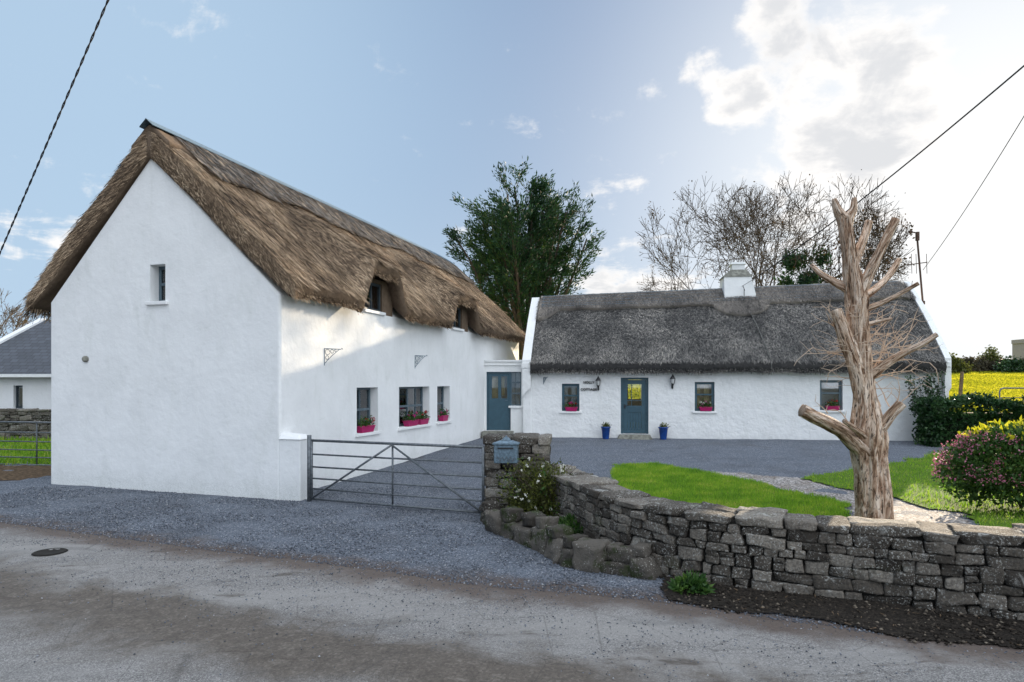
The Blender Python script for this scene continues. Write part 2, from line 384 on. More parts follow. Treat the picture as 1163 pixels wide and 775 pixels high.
def dead_b(t):
    uvn = t.n('ShaderNodeUVMap').outputs[0]
    um = lambda a, b: t.n('ShaderNodeMapping', {0: uvn, 'Scale': (a, b, 1)}).outputs[0]
    s1 = t.noise(1, 6, .65, um(17, 2.4), .9); s2 = t.noise(1, 5, .65, um(60, 9), .8); big = t.noise(2.0, 4, .6, t.pos((1.6, 1.6, .8)))
    c = t.ramp(s1, [(.30, (.035, .018, .011)), (.40, (.20, .118, .07)), (.48, (.44, .31, .215)), (.62, (.76, .64, .52))])
    c = t.mix(t.math('MULTIPLY', t.smooth(big, .52, .72), .5), c, (.30, .18, .12))
    c = t.mix(t.math('MULTIPLY', t.smooth(s2, .49, .37), .9), c, (.03, .02, .014))
    return pbr(t, c, .85, .2, t.math('ADD', s1, t.math('MULTIPLY', s2, .5)), .03, 1.0)
M['deadwood'] = material('peeled_dead_wood', dead_b)
M['twig'] = plain('dry_twig', (.48, .38, .29), .85, .2)
M['blue_door'] = plain('slate_blue_paint', (.035, .085, .115), .42, .45, 0, .08)
M['frame_grey'] = plain('grey_blue_frame_paint', (.085, .125, .15), .45, .4, 0, .1)
M['frame_dark'] = plain('dark_window_paint', (.03, .045, .055), .5, .4)
M['white_paint'] = plain('white_gloss_paint', (.78, .79, .78), .55, .35, 0, .04)
M['metal'] = plain('galvanised_steel', (.13, .145, .155), .5, .5, .5, .25, 20)
M['lead'] = plain('blue_grey_cast_metal', (.13, .19, .235), .5, .45, .35, .25, 30)
M['iron'] = plain('black_iron', (.012, .012, .014), .45, .5)
M['cable'] = plain('black_cable', (.015, .015, .018), .6, .3)
M['rope'] = plain('grey_cable', (.12, .12, .11), .7, .3)
M['pink'] = plain('magenta_plastic', (.40, .010, .11), .4, .45, 0, .08)
M['bluepot'] = plain('cobalt_glaze', (.012, .06, .26), .22, .55, 0, .15)
M['concrete'] = plain('mossy_concrete', (.20, .20, .17), .9, .2, 0, .3)
M['post'] = plain('weathered_post', (.16, .12, .08), .9, .2, 0, .3)
M['curtain'] = plain('net_curtain', (.62, .66, .68), .9, .1, 0, .1)
M['curtain_warm'] = plain('cream_blind', (.60, .48, .25), .9, .1, 0, .15)
M['room'] = plain('dark_room', (.05, .05, .05), .9, .1)
M['brick'] = plain('red_clay', (.28, .09, .045), .9, .2, 0, .35)
M['far_wall'] = plain('grey_far_render', (.36, .33, .34), .9, .2)
M['letter'] = plain('black_lettering', (.012, .012, .012), .5, .4)
def slate_b(t):
    br = t.n('ShaderNodeTexBrick', {'Vector': t.n('ShaderNodeUVMap').outputs[0], 'Color1': (.035, .042, .055, 1), 'Color2': (.065, .075, .095, 1), 'Mortar': (.012, .013, .015, 1), 'Scale': 1.0, 'Mortar Size': .012, 'Brick Width': .28, 'Row Height': .2, 'Bias': 0.0}, offset=.5)
    n = t.noise(12, 4)
    return pbr(t, t.mix(t.math('MULTIPLY', n, .4), br.outputs[0], (.10, .11, .12)), .6, .35, br.outputs[1], .01, -.5)
M['slate'] = material('welsh_slate', slate_b)
def glass_b(t):
    fr = t.n('ShaderNodeFresnel', {0: 1.5}); f = t.math('ADD', t.math('MULTIPLY', fr.outputs[0], 1.3), .06)
    return t.n('ShaderNodeMixShader', {0: f, 1: t.n('ShaderNodeBsdfTransparent', {0: (.80, .84, .86)}), 2: t.n('ShaderNodeBsdfGlossy', {0: (1, 1, 1), 1: .02})})
M['glass'] = material('window_glass', glass_b)
M['lamp_glass'] = plain('frosted_lamp_glass', (.55, .56, .55), .2, .5)

# ------------------------------------------------------------------ ground, road, yard
xs = np.unique(np.concatenate([np.linspace(-1500, -60, 14), np.linspace(-60, 60, 61), np.linspace(60, 1500, 14)]))
ys = np.unique(np.concatenate([np.linspace(-200, 12.5, 30), _GY[1:-1], np.linspace(12.5, 45, 20), np.linspace(45, 175, 27), np.linspace(175, 1900, 20)]))
def sheet(name, X, Y, Z, mat, kind='structure', uv=None, smooth=True):
    n, m = X.shape; V = np.stack([X, Y, Z], -1).reshape(-1, 3)
    a = np.arange(n*m).reshape(n, m); Fc = np.stack([a[:-1, :-1], a[:-1, 1:], a[1:, 1:], a[1:, :-1]], -1).reshape(-1, 4)
    me = np_mesh(name, V, Fc)
    if uv is not None:
        l = me.uv_layers.new(name='UVMap'); l.data.foreach_set('uv', uv.reshape(-1, 2)[Fc.ravel()].astype(np.float32).ravel())
    o = link(name, me, mat, None, smooth); o['kind'] = kind; return o
X, Y = np.meshgrid(xs, ys)
def earth_b(t):
    n = t.noise(.9, 6, .65); f = t.noise(25, 4)
    y = t.n('ShaderNodeSeparateXYZ', {0: t.pos()}).outputs[1]
    c = t.mix(t.smooth(n, .4, .6), (.06, .055, .02), (.09, .075, .045))
    c = t.mix(t.smooth(y, 24, 27), c, t.mix(t.noise(.25, 4), (.30, .30, .012), (.50, .46, .014)))
    c = t.mix(t.smooth(y, 105, 125), c, (.10, .10, .04))
    return pbr(t, c, .95, .1, f, .03, .8)
M['earth'] = material('rough_earth_and_pasture', earth_b)
sheet('ground', X, Y, G(X, Y)-.03-.00*X, M['earth'])
# road edge: y = E(x)
epx = [(0, 593), (155, 615), (310, 634), (439, 650), (600, 676), (700, 664+8), (819, 696), (979, 720), (1163, 741)]
ex = [P(a, b)[0] for a, b in epx]; ey = [P(a, b)[1] for a, b in epx]
ex = [-60, -30, -14]+ex+[8, 16, 40]; ey = [24, 18, 12.6]+ey+[3.9, 1.0, -8]
o_ = np.argsort(ex); ex = np.array(ex)[o_]; ey = np.array(ey)[o_]
def E(x): return sum(np.interp(np.asarray(x)+k, ex, ey) for k in (-.8, -.4, 0, .4, .8))/5
cx = np.unique(np.concatenate([np.linspace(-55, -14, 40), np.linspace(-14, 9, 240), np.linspace(9, 38, 30)]))
rows = np.concatenate([np.linspace(0, 2, 30), np.linspace(2.1, 6.5, 34), [8, 10, 14]])
Xr, D = np.meshgrid(cx, rows)
jag = .05*fbm(np.stack([Xr*3, Xr*0, Xr*0], -1), 3)*np.exp(-D*3)
Yr = E(Xr)-D+jag
Zr = G(Xr, Yr)+.004+.018*fbm(np.stack([Xr*.9, Yr*1.4, 0*Xr], -1), 3)*np.clip(D/.6, 0, 1)
pit = at(57, 629, P(57, 629)[1]); pitx, pity = P(57, 629)
dd = np.hypot((Xr-pitx)/.55, (Yr-pity)/.30); Zr -= .0*dd
sheet('road', Xr, Yr, Zr, M['road'], uv=np.stack([Xr, D], -1))
rows = np.concatenate([np.linspace(0, 5, 90), np.linspace(5.1, 19, 60)])
Xy, D = np.meshgrid(cx[(cx > -24) & (cx < 20)], rows)
jag = .05*fbm(np.stack([Xy*3, Xy*0, Xy*0], -1), 3)*np.exp(-D*3)
Yy = E(Xy)+D+jag
Zy = G(Xy, Yy)+.004+.012*fbm(np.stack([Xy*2, Yy*2, 0*Xy], -1), 3)*np.clip(D/.5, 0, 1)
sheet('gravel_yard', Xy, Yy, Zy, M['gravel'], uv=np.stack([Xy, D], -1))

def inpoly(x, y, poly):
    r = np.zeros(x.shape, bool); n = len(poly)
    for i in range(n):
        x0, y0 = poly[i]; x1, y1 = poly[(i+1) % n]
        c = ((y0 > y) != (y1 > y)) & (x < (x1-x0)*(y-y0)/(y1-y0+1e-12)+x0); r ^= c
    return r
def patch(name, poly, off, mat, kind='structure', step=.07, mound=0.0):
    pa = np.array(poly); x0, y0 = pa.min(0); x1, y1 = pa.max(0)
    X, Y = np.meshgrid(np.arange(x0, x1+step, step), np.arange(y0, y1+step, step))
    jx = X+.12*fbm(np.stack([X*2.5, Y*2.5, X*0], -1), 3); jy = Y+.12*fbm(np.stack([X*2.5, Y*2.5, X*0+9], -1), 3)
    m = inpoly(jx, jy, poly); n_, k_ = X.shape; a = np.arange(n_*k_).reshape(n_, k_)
    q = m[:-1, :-1] & m[1:, :-1] & m[:-1, 1:] & m[1:, 1:]
    Fc = np.stack([a[:-1, :-1], a[:-1, 1:], a[1:, 1:], a[1:, :-1]], -1)[q]
    Z = G(X, Y)+off+mound*.5*(1+fbm(np.stack([X*1.5, Y*1.5, X*0], -1), 2))
    V = np.stack([X, Y, Z], -1).reshape(-1, 3); us = np.unique(Fc); rem = np.zeros(len(V), int); rem[us] = np.arange(len(us))
    me = np_mesh(name, V[us], rem[Fc]); o = link(name, me, mat, None, True); o['kind'] = kind; return o
def rand_in(poly, n, edge=.17):
    pa = np.array(poly); x0, y0 = pa.min(0); x1, y1 = pa.max(0); out = []
    while sum(map(len, out)) < n:
        x = RNG.uniform(x0, x1, n); y = RNG.uniform(y0, y1, n)
        jx = x+edge*fbm(np.stack([x*2.5, y*2.5, x*0], -1), 3); jy = y+edge*fbm(np.stack([x*2.5, y*2.5, x*0+9], -1), 3)
        m = inpoly(jx, jy, poly); out.append(np.stack([x[m], y[m]], -1))
    return np.concatenate(out)[:n]
def grass(name, poly, n, h, w, off, mat, label, cat='grass', lean=.35):
    p = rand_in(poly, n); z = G(p[:, 0], p[:, 1])+off
    c = np.column_stack([p, z]); d = unit(np.array([0, 0, 1.])+lean*rnd(n)); s_ = unit(np.cross(d, rnd(n)))
    V, Fc = blades(c, d, s_, h*RNG.uniform(.5, 1.3, n), w, .2)
    o = link(name, np_mesh(name, V, Fc), mat); return tag(o, label, cat, None, 'stuff')
gz = .06
lawn1 = [P(694, 536, gz), P(706, 529, gz), P(745, 529, gz), P(800, 536, gz), P(850, 545, gz), P(905, 557, gz), P(965, 570, gz), (4.7, 9.2), (4.6, 7.35), (3.3, 7.5), (2.5, 7.9), (1.95, 8.6), (1.55, 9.8)]
lawn2 = [P(905, 544, gz), P(960, 536, gz), P(1010, 529, gz), P(1050, 519, .15), P(1085, 512, .15), (14, 20.2), (26, 17.5), (18, 5.0), (9, 6.2), (7.2, 7.2), (6.6, 9.1), P(1085, 580, gz), P(1045, 573, gz), P(1005, 562, gz), P(955, 553, gz)]
path = [P(965, 573, gz), P(905, 557, gz), P(850, 545, gz), P(800, 538, gz), (3.6, 16.0), P(905, 542, gz), P(955, 553, gz), P(1005, 562, gz), P(1045, 573, gz), P(1085, 580, gz), (6.6, 9.1), (7.2, 6.9), (4.6, 7.3), (4.7, 9.2)]
def pathm_b(t):
    v1 = t.voro(34); cr = t.n('ShaderNodeSeparateColor', {0: v1.outputs['Color']}).outputs[0]
    c = t.ramp(cr, [(0, (.08, .075, .07)), (.5, (.24, .225, .21)), (1, (.55, .52, .49))])
    c = t.mix(t.math('MULTIPLY', t.smooth(t.noise(2.5, 5, .65), .45, .65), .5), c, (.15, .11, .075))
    return pbr(t, c, .85, .25, t.math('MULTIPLY', v1.outputs[0], -1.0), .015, .9)
M['path'] = material('pale_path_gravel', pathm_b)
patch('garden_path', path, .010, M['path'])
patch('lawn', lawn1, .022, M['turf']); patch('lawn', lawn2, .026, M['turf'])
grass('short_grass', lawn1, 60000, .055, .009, .02, M['grass'], 'short bright green grass of the lawn just behind the curved stone wall')
grass('short_grass', lawn2, 60000, .06, .014, .022, M['grass'], 'short green grass round the pink bush and along the yard edge')
verge = [(x, float(E(x))+.02) for x in np.linspace(1.5, 12, 30)]+[(12, 5.0), (9, 5.0), (6, 5.9), (4.6, 6.45), (3, 7.0), (2.2, 7.1), (1.75, 7.25), (1.5, 7.55)]
patch('soil_verge', verge, .012, M['soil'], step=.04, mound=.012)
bed = [P(566, 606), P(600, 622), P(640, 640), P(690, 650), (1.55, 7.6), (1.15, 8.8), (.95, 10.1), (.4, 10.9), (-.3, 10.5), P(560, 590)]
patch('flower_bed_soil', bed, .02, M['soil'], step=.05, mound=.10)
left_green = [(-30, 17), (-9.7, 16.3), (-8.2, 20), (-8, 22.4), (-30, 24)]
patch('rough_grass_patch', left_green, .012, M['turf'], step=.2)
grass('short_grass', left_green, 26000, .16, .03, .0, M['grass'], 'bright green rough grass behind the far left metal gate')
dirt_left = [(-24, 13.6), (-10.2, 14.2), (-9.6, 16.0), (-9.7, 16.4), (-26, 17)]
patch('leaf_litter_patch', dirt_left, .014, plain('brown_litter', (.11, .075, .045), .95, .1, 0, .5, 14), step=.15)
# pasture tufts beyond the cottage
field = [(13.5, 26), (70, 26), (140, 98), (60, 100), (30, 60)]
n = 60000; y = 26+74*RNG.random(n)**1.5; x = y*(.63+.16*RNG.random(n))
n2_ = 9000; y2 = RNG.uniform(30, 62, n2_); x2 = y2*RNG.uniform(.12, .32, n2_)
x = np.concatenate([x, x2]); y = np.concatenate([y, y2]); n += n2_
c = np.column_stack([x, y, G(x, y)-.03]); d = unit(np.array([0, 0, 1.])+.5*rnd(n)); s_ = unit(np.cross(d, rnd(n)))
V, Fc = blades(c, d, s_, (.09+.0016*y)*RNG.uniform(.6, 1.5, n), .05+.0022*y, .5)
tag(link('pasture_grass', np_mesh('pasture_grass', V, Fc), M['field']), 'sunlit yellow green grass of the field beyond the cottage', 'grass', None, 'stuff')
# loose chippings
def pebbles(name, x, y, z, r, mat, label, cat):
    n = len(x); B = np.array([[1, 0, 0], [-1, 0, 0], [0, 1, 0], [0, -1, 0], [0, 0, .7], [0, 0, -.7]])
    T = np.array([[0, 2, 4], [2, 1, 4], [1, 3, 4], [3, 0, 4], [2, 0, 5], [1, 2, 5], [3, 1, 5], [0, 3, 5]])
    a = RNG.uniform(0, 6.28, n); ca, sa = np.cos(a), np.sin(a)
    V = B[None]*(1+.35*RNG.normal(size=(n, 6, 1))*.7)*np.asarray(r).reshape(-1, 1, 1)
    V = np.stack([V[..., 0]*ca[:, None]-V[..., 1]*sa[:, None], V[..., 0]*sa[:, None]+V[..., 1]*ca[:, None], V[..., 2]], -1)+np.stack([x, y, z], -1)[:, None]
    Fc = (T[None]+6*np.arange(n)[:, None, None]).reshape(-1, 3)
    return tag(link(name, np_mesh(name, V.reshape(-1, 3), Fc), mat), label, cat, None, 'stuff')
def peb_b(t):
    i = t.island(); return pbr(t, t.ramp(i, [(0, (.045, .05, .06)), (.6, (.12, .135, .16)), (.93, (.21, .225, .25)), (1, (.42, .42, .42))]), .85, .3)
M['pebble'] = material('chipping_stone', peb_b)
M['clod'] = material('soil_clod', lambda t: pbr(t, t.ramp(t.island(), [(0, (.010, .008, .006)), (.7, (.030, .025, .020)), (.9, (.08, .065, .05)), (1, (.20, .17, .13))]), .95, .15))
n = 46000; x = RNG.uniform(-9.5, 3.2, n); dd = RNG.random(n)**1.2*6.2; y = E(x)+dd
k = (y < 13.5) & (np.abs(fbm(np.stack([x, y, x*0], -1), 2)) < 1.4); x, y = x[k], y[k]
kk = ~inpoly(x, y, bed); x, y = x[kk], y[kk]
pebbles('loose_chippings', x, y, G(x, y)+.008, RNG.uniform(.006, .014, len(x)), M['pebble'], 'loose blue grey stone chippings spread between road and gate', 'gravel')
n = 5000; x = RNG.uniform(-8, 6, n); y = E(x)-np.abs(RNG.normal(0, 1.2, n)); k = y > 3.5; x, y = x[k], y[k]
pebbles('road_grit', x, y, G(x, y)+.008, RNG.uniform(.004, .010, len(x)), M['pebble'], 'loose grit scattered over the worn tarmac road', 'grit')
n = 9000; vp = rand_in(verge, n, .22); pebbles('soil_clods', vp[:, 0], vp[:, 1], G(vp[:, 0], vp[:, 1])+.020, RNG.uniform(.006, .024, n)*.9, M['clod'], 'dark crumbly soil and leaf mould along the wall foot', 'soil')
n = 420; vp = rand_in(verge, n, .2); c = np.column_stack([vp, G(vp[:, 0], vp[:, 1])+.035]); d = unit(rnd(n)*np.array([1, 1, .12])); s_ = unit(np.cross(d, [0, 0, 1.])+.3*rnd(n))
V, Fc = blades(c, d, s_, RNG.uniform(.015, .07, n), RNG.uniform(.004, .015, n), .4); tag(link('leaf_litter', np_mesh('leaf_litter', V, Fc), plain('brown_leaves', (.11, .075, .045), .9, .2, 0, .5)), 'dry leaves and stalks lying on the dark soil verge', 'leaf litter', None, 'stuff')
# dark drain hollow in the road
g = MB(); g.lathe((pitx, pity, float(G(pitx, pity))+.004), [(.001, .020), (.16, .020), (.175, .026), (.19, .016)], 28)
o = g.build('drain_cover', M['stone_gap'], None, True); o.scale = (1, 1, 1); tag(o, 'dark round sunken drain cover in the tarmac at the left', 'drain cover')

# ------------------------------------------------------------------ windows and doors in a frame wall (outer face at q = q0, outward +q)
def window(fr, q0, t0, t1, z0, z1, rec, mat, parent, cols, rows_, inset_col='curtain', fw=.055, bar=.03, curtain=True, sill=True, sillmat=None, frame_ratio=None, label=None):
    """frame set back by rec, glass behind it, net curtain further in, a sill that projects"""
    qf = q0-rec
    b = MB()
    for a in (t0, t1-fw): b.corners(fr.box8(a, a+fw, qf-.06, qf, z0, z1))
    for a in (z0, z1-fw): b.corners(fr.box8(t0+fw, t1-fw, qf-.06, qf, a, a+fw))
    w = b.build('window', mat, parent, label=label)
    # work out bar positions
    ww = (t1-t0-2*fw); g = MB()
    for c_ in cols: g.corners(fr.box8(t0+fw+ww*c_-bar/2, t0+fw+ww*c_+bar/2, qf-.048, qf-.006, z0+fw, z1-fw))
    if cols: g.build('glazing_bar', mat, w)
    g = MB(); hh = z1-z0-2*fw
    for r_ in rows_: g.corners(fr.box8(t0+fw, t1-fw, qf-.045, qf+.012, z0+fw+hh*r_-.025, z0+fw+hh*r_+.025))
    if rows_: g.build('sash_rail', mat, w)
    g = MB(); g.corners(fr.box8(t0+fw, t1-fw, qf-.034, qf-.026, z0+fw, z1-fw)); g.build('pane', M['glass'], w)
    if curtain:
        k = 40; tt = np.linspace(t0+.02, t1-.02, k); qq = qf-.16+.018*np.sin(np.arange(k)*1.9)
        zz = np.array([z0+.02, z1-.02]); keep = np.abs((np.arange(k)/(k-1))*2-1)
        TT, ZZ = np.meshgrid(tt, zz); V = fr.P(TT, np.tile(qq, (2, 1)), ZZ).reshape(-1, 3)
        a = np.arange(k); Fc = np.stack([a[:-1], a[1:], a[1:]+k, a[:-1]+k], -1)
        if curtain == 'part': Fc = Fc[(np.arange(k-1) % 20 < 12)]
        if curtain == 'split': Fc = Fc[np.abs(np.arange(k-1)-k/2) > 7]
        link('curtain', np_mesh('curtain', V, Fc), M[inset_col], w)
    if sill:
        g = MB(); g.corners(fr.box8(t0-.07, t1+.07, qf+.002, q0+.06, z0-.07, z0-.003)); g.build('sill', sillmat or M['white_paint'], parent, bevel=.008)
    return w
def trough(fr, t_, q, z, w, h, label, petals, gap=0, trail=False):
    """tapered window box with flowering plants"""
    root = empty('flower_trough', fr.p(t_, q, z), label, 'flower box', 'pink flower troughs on the window sills')
    b = MB(); a = [fr.p(t_+i*w*.42, q+j*.065, z) for i, j in ((-1, -1), (1, -1), (1, 1), (-1, 1))]+[fr.p(t_+i*w*.5, q+j*.085, z+h) for i, j in ((-1, -1), (1, -1), (1, 1), (-1, 1))]
    b.corners(a); b.corners(fr.box8(t_-w*.52, t_+w*.52, q-.092, q+.092, z+h+.001, z+h+.018)); b.build('trough', M['pink'], root, bevel=.008)
    n = 260; cc = fr.P(t_+RNG.normal(0, w*.26, n), q+RNG.normal(0, .05, n), z+h+np.abs(RNG.normal(.03, .075, n)))
    link('foliage', leaf_mesh('foliage', cc, RNG.uniform(.03, .07, n), RNG.uniform(.02, .045, n), np.array([0, 0, .8])), M['leaf_green'], root)
    for m in petals:
        n = 60; k = 5; ctr = fr.P(t_+RNG.normal(0, w*.26, k), q+RNG.normal(.03, .04, k), z+h+RNG.uniform(.08, .2, k))
        for c1 in ctr:
            cc = c1+RNG.normal(0, .011, (14, 3)); link('flower', leaf_mesh('flower', cc, RNG.uniform(.02, .04, 14), RNG.uniform(.02, .035, 14)), M[m], root)
    return root

# ------------------------------------------------------------------ thatched roof surface
class Roof:
    def __init__(s, fr, t0, t1, zr, Qp, Qn, zeb, the, thick, bumps=(), sag=.06, namp=.03):
        s.fr, s.t0, s.t1, s.zr, s.Q, s.zeb, s.the, s.thick, s.bumps, s.sag, s.namp = fr, t0, t1, zr, (Qp, Qn), zeb, the, thick, bumps, sag, namp
    def top(s, t_, q):
        t_, q = np.broadcast_arrays(np.asarray(t_, float), np.asarray(q, float)); zr = s.zr(t_)
        Q = np.where(q >= 0, s.Q[0], s.Q[1]); sn = np.clip(np.abs(q)/Q, 0, 1.02); ze = s.zeb+s.the
        z = zr-(zr-ze)*sn+s.sag*np.sin(PI*np.clip(sn, 0, 1))
        z = z-.03*np.exp(-(np.abs(q)/.10)**2)        # rounded crown
        for tc_, hw, fall, A, q0 in s.bumps:
            b = 1-np.clip((np.abs(t_-tc_)-hw)/fall, 0, 1); b = b*b*(3-2*b)
            k = np.clip((q-q0)/(s.Q[0]-q0), 0, 1.0); k = k**1.15
            z = z+A*b*k*(q > 0)
        nz = (s.namp*fbm(np.stack([t_*1.7, q*1.1, np.full_like(t_, 3.3)], -1), 3)+.5*s.namp*fbm(np.stack([t_*7, q*2.2, np.full_like(t_, 8.3)], -1), 2))*np.clip(np.abs(q)/1.2, .15, 1)
        return z+nz
    def build(s, name, mat, parent, dt=.06):
        tt = np.linspace(s.t0, s.t1, int((s.t1-s.t0)/dt)+2); nq = 44
        q = np.concatenate([-s.Q[1]*np.linspace(1, 0, nq)[:-1], s.Q[0]*np.linspace(0, 1, nq)])
        TT, QQ = np.meshgrid(tt, q, indexing='ij'); Zt = s.top(TT, QQ)
        edge = np.clip(1-np.minimum(TT-s.t0, s.t1-TT)/.35, 0, 1); Zt = Zt-.06*edge**2     # verge rolls over
        sn = np.abs(QQ)/np.where(QQ >= 0, s.Q[0], s.Q[1])
        Zb = Zt-(s.thick+(s.the-s.thick)*sn**3)+.06*edge**2*.6
        # underside is pulled in a little so the eave face leans back
        Qb = QQ*(1-.012); Pt = s.fr.P(TT, QQ, Zt); Pb = s.fr.P(TT, Qb, Zb)
        # roll of the eave edge: outermost mid points
        n_, k_ = TT.shape
        mid0 = s.fr.P(tt, q[0]-.05+.02*fbm(np.stack([tt*9, tt*0, tt*0], -1)), (Zt[:, 0]+Zb[:, 0])/2+.02)
        mid1 = s.fr.P(tt, q[-1]+.05+.02*fbm(np.stack([tt*9, tt*0+5, tt*0], -1)), (Zt[:, -1]+Zb[:, -1])/2+.02)
        loop = np.concatenate([Pt, mid1[:, None], Pb[:, ::-1], mid0[:, None]], 1); m = loop.shape[1]
        a = np.arange(n_*m).reshape(n_, m); an = np.roll(a, -1, axis=1)
        Fc = np.stack([a[:-1], an[:-1], an[1:], a[1:]], -1).reshape(-1, 4)
        caps = []
        for r in (0, n_-1):
            for i in range(k_-1): caps.append((a[r, i], a[r, i+1], a[r, 2*k_-(i+1)], a[r, 2*k_-i]))
        me = np_mesh(name, loop.reshape(-1, 3), np.concatenate([Fc, np.array(caps)]))
        bm = bmesh.new(); bm.from_mesh(me); bmesh.ops.recalc_face_normals(bm, faces=bm.faces); bm.to_mesh(me); bm.free()
        s.Zedge = Zb
        return link(name, me, mat, parent, True)
    def vec(s, t_, q):
        e = .04; p = s.fr.P(t_, q, s.top(t_, q)); sg = np.sign(q)+(q == 0)
        d = s.fr.P(t_, q+e*sg, s.top(t_, q+e*sg))-p; a = s.fr.P(t_+e, q, s.top(t_+e, q))-p
        return p, unit(d), unit(a), unit(np.cross(a, d)*(sg[:, None]))
    def straws(s, name, n, mat, parent, qlo, qhi, L=(.15, .5), w=(.008, .018), lift=.02, fan=.16, tlo=None, thi=None, mess=0, off=.0, qscale=None):
        t_ = RNG.uniform(s.t0 if tlo is None else tlo, s.t1 if thi is None else thi, n); q = RNG.uniform(qlo, qhi, n)
        if qscale is not None: q = q*qscale(t_)
        if s.bumps: steep = np.abs(s.top(t_+.05, q)-s.top(t_-.05, q))/.10 > .85
        p, d, a, nn = s.vec(t_, q); nn = np.where(nn[:, 2:3] < 0, -nn, nn)
        edge = np.clip(1-np.minimum(t_-s.t0, s.t1-t_)/.35, 0, 1); p[:, 2] -= .06*edge**2
        d = unit(d+a*RNG.normal(0, fan, n)[:, None]+nn*RNG.normal(lift, lift+.03*mess, n)[:, None])
        s_ = unit(np.cross(d, nn)+nn*RNG.normal(0, .35, n)[:, None])
        Ls = RNG.uniform(*L, n)
        if s.bumps: Ls = np.where(steep, np.minimum(Ls, .12), Ls)
        V, Fc = blades(p+nn*(off+RNG.uniform(-.005, .012, n)[:, None]), d, s_, Ls, RNG.uniform(*w, n), .4)
        return link(name, np_mesh(name, V, Fc), mat, parent)
    def fringe(s, name, n, mat, parent, sgn=1, L=(.06, .2), w=(.008, .018), tlo=None, thi=None):
        """cut straw ends packed on the eave face"""
        t_ = RNG.uniform(s.t0 if tlo is None else tlo, s.t1 if thi is None else thi, n); Q = s.Q[0] if sgn > 0 else s.Q[1]
        if s.bumps and sgn > 0: kp_ = np.abs(s.top(t_+.03, np.full(n, Q*.99))-s.top(t_-.03, np.full(n, Q*.99)))/.06 < 1.2; t_ = t_[kp_]; n = len(t_)
        k = RNG.random(n); zt = s.top(t_, np.full(n, sgn*Q*.999)); z = zt-k*s.the
        q = sgn*(Q-.02-.03*np.abs(k-.5)); p = s.fr.P(t_, q, z)
        dn = np.array([*(s.fr.n*sgn*.75), -.8]); au = np.array([*s.fr.u, 0])
        d = unit(dn+rnd(n)*.22); s_ = unit(au+.4*rnd(n))
        V, Fc = blades(p, d, s_, RNG.uniform(*L, n)*(.5+.5*k), RNG.uniform(*w, n), .6)
        return link(name, np_mesh(name, V, Fc), mat, parent)
    def verge(s, name, n, mat, parent, end=0, L=(.10, .35), w=(.008, .018)):
        """straw laid on the gable-end face, running down and outwards"""
        q = np.where(RNG.random(n) < .5, -1, 1)*np.where(RNG.random(n) < .07, RNG.random(n)*.05, RNG.random(n)); q = np.where(q > 0, q*s.Q[0], q*s.Q[1])
        tE = s.t0 if end == 0 else s.t1; out = -1 if end == 0 else 1
        k = RNG.random(n); sn = np.abs(q)/np.where(q >= 0, s.Q[0], s.Q[1])
        th = s.thick+(s.the-s.thick)*sn**3
        z = s.top(np.full(n, tE), q)-.05-k*(th-.05); p = s.fr.P(np.full(n, tE)-out*.02, q, z)
        _, d, a, nn = s.vec(np.full(n, tE), q)
        o3 = np.array([*s.fr.u, 0])*out
        d = unit(d+o3*RNG.normal(.10, .16, n)[:, None]+rnd(n)*.16); s_ = unit(np.cross(d, o3)+.3*rnd(n))
        V, Fc = blades(p, d, s_, RNG.uniform(*L, n), RNG.uniform(*w, n), .35)
        return link(name, np_mesh(name, V, Fc), mat, parent)
    def cap(s, name, mat, parent, tlo, thi, drop, thick=.07, nq=9, dt=.05):
        """raised ridge saddle; drop(t) = how far it comes down the slope"""
        tt = np.linspace(tlo, thi, int((thi-tlo)/dt)+2); k = np.linspace(-1, 1, 2*nq+1)
        TT, KK = np.meshgrid(tt, k, indexing='ij'); QQ = KK*drop(TT)
        Zt = s.top(TT, QQ)+thick+.012*fbm(np.stack([TT*9, QQ*9, TT*0], -1), 2); Zb = s.top(TT, QQ)-.06
        A = s.fr.P(TT, QQ, Zt); B = s.fr.P(TT, QQ, Zb); loop = np.concatenate([A, B[:, ::-1]], 1); m = loop.shape[1]; n_ = len(tt)
        a = np.arange(n_*m).reshape(n_, m); an = np.roll(a, -1, 1); Fc = np.stack([a[:-1], an[:-1], an[1:], a[1:]], -1).reshape(-1, 4)
        kk = m//2; caps = [(a[r, i], a[r, i+1], a[r, m-2-i], a[r, m-1-i]) for r in (0, n_-1) for i in range(kk-1)]
        me = np_mesh(name, loop.reshape(-1, 3), np.concatenate([Fc, np.array(caps)]))
        bm = bmesh.new(); bm.from_mesh(me); bmesh.ops.recalc_face_normals(bm, faces=bm.faces); bm.to_mesh(me); bm.free()
        return link(name, me, mat, parent, False)

# ------------------------------------------------------------------ barn-like thatched house on the left
C0 = np.array([-4.13, 12.15]); ub = np.array([.283, .959]); nb = np.array([.950, -.312])
BF = Frame(C0-nb*2.77, ub, nb)          # q = +2.77 is the long wall, q = -2.77 the back wall, t = 0 the gable
BL = 15.6
house = empty('thatched_house', BF.p(0, 0, 0), 'tall white thatched house with steep brown roof, gable to the road', 'house')
RQ = -.14
prof = [(-2.77, -.1), (2.77, -.1), (2.77, 3.66), (RQ, 6.44), (-2.77, 3.72)]
bm = bmesh.new(); k = len(prof)
NSEG = 26
rings = []
for i in range(NSEG+1):
    tt = BL*i/NSEG
    rings.append([bm.verts.new(BF.p(tt, q, z)) for q, z in prof])
for i in range(NSEG):
    for j in range(k): bm.faces.new((rings[i][j], rings[i][(j+1) % k], rings[i+1][(j+1) % k], rings[i+1][j]))
bm.faces.new(rings[0]); bm.faces.new(rings[-1][::-1]); bmesh.ops.recalc_face_normals(bm, faces=bm.faces)
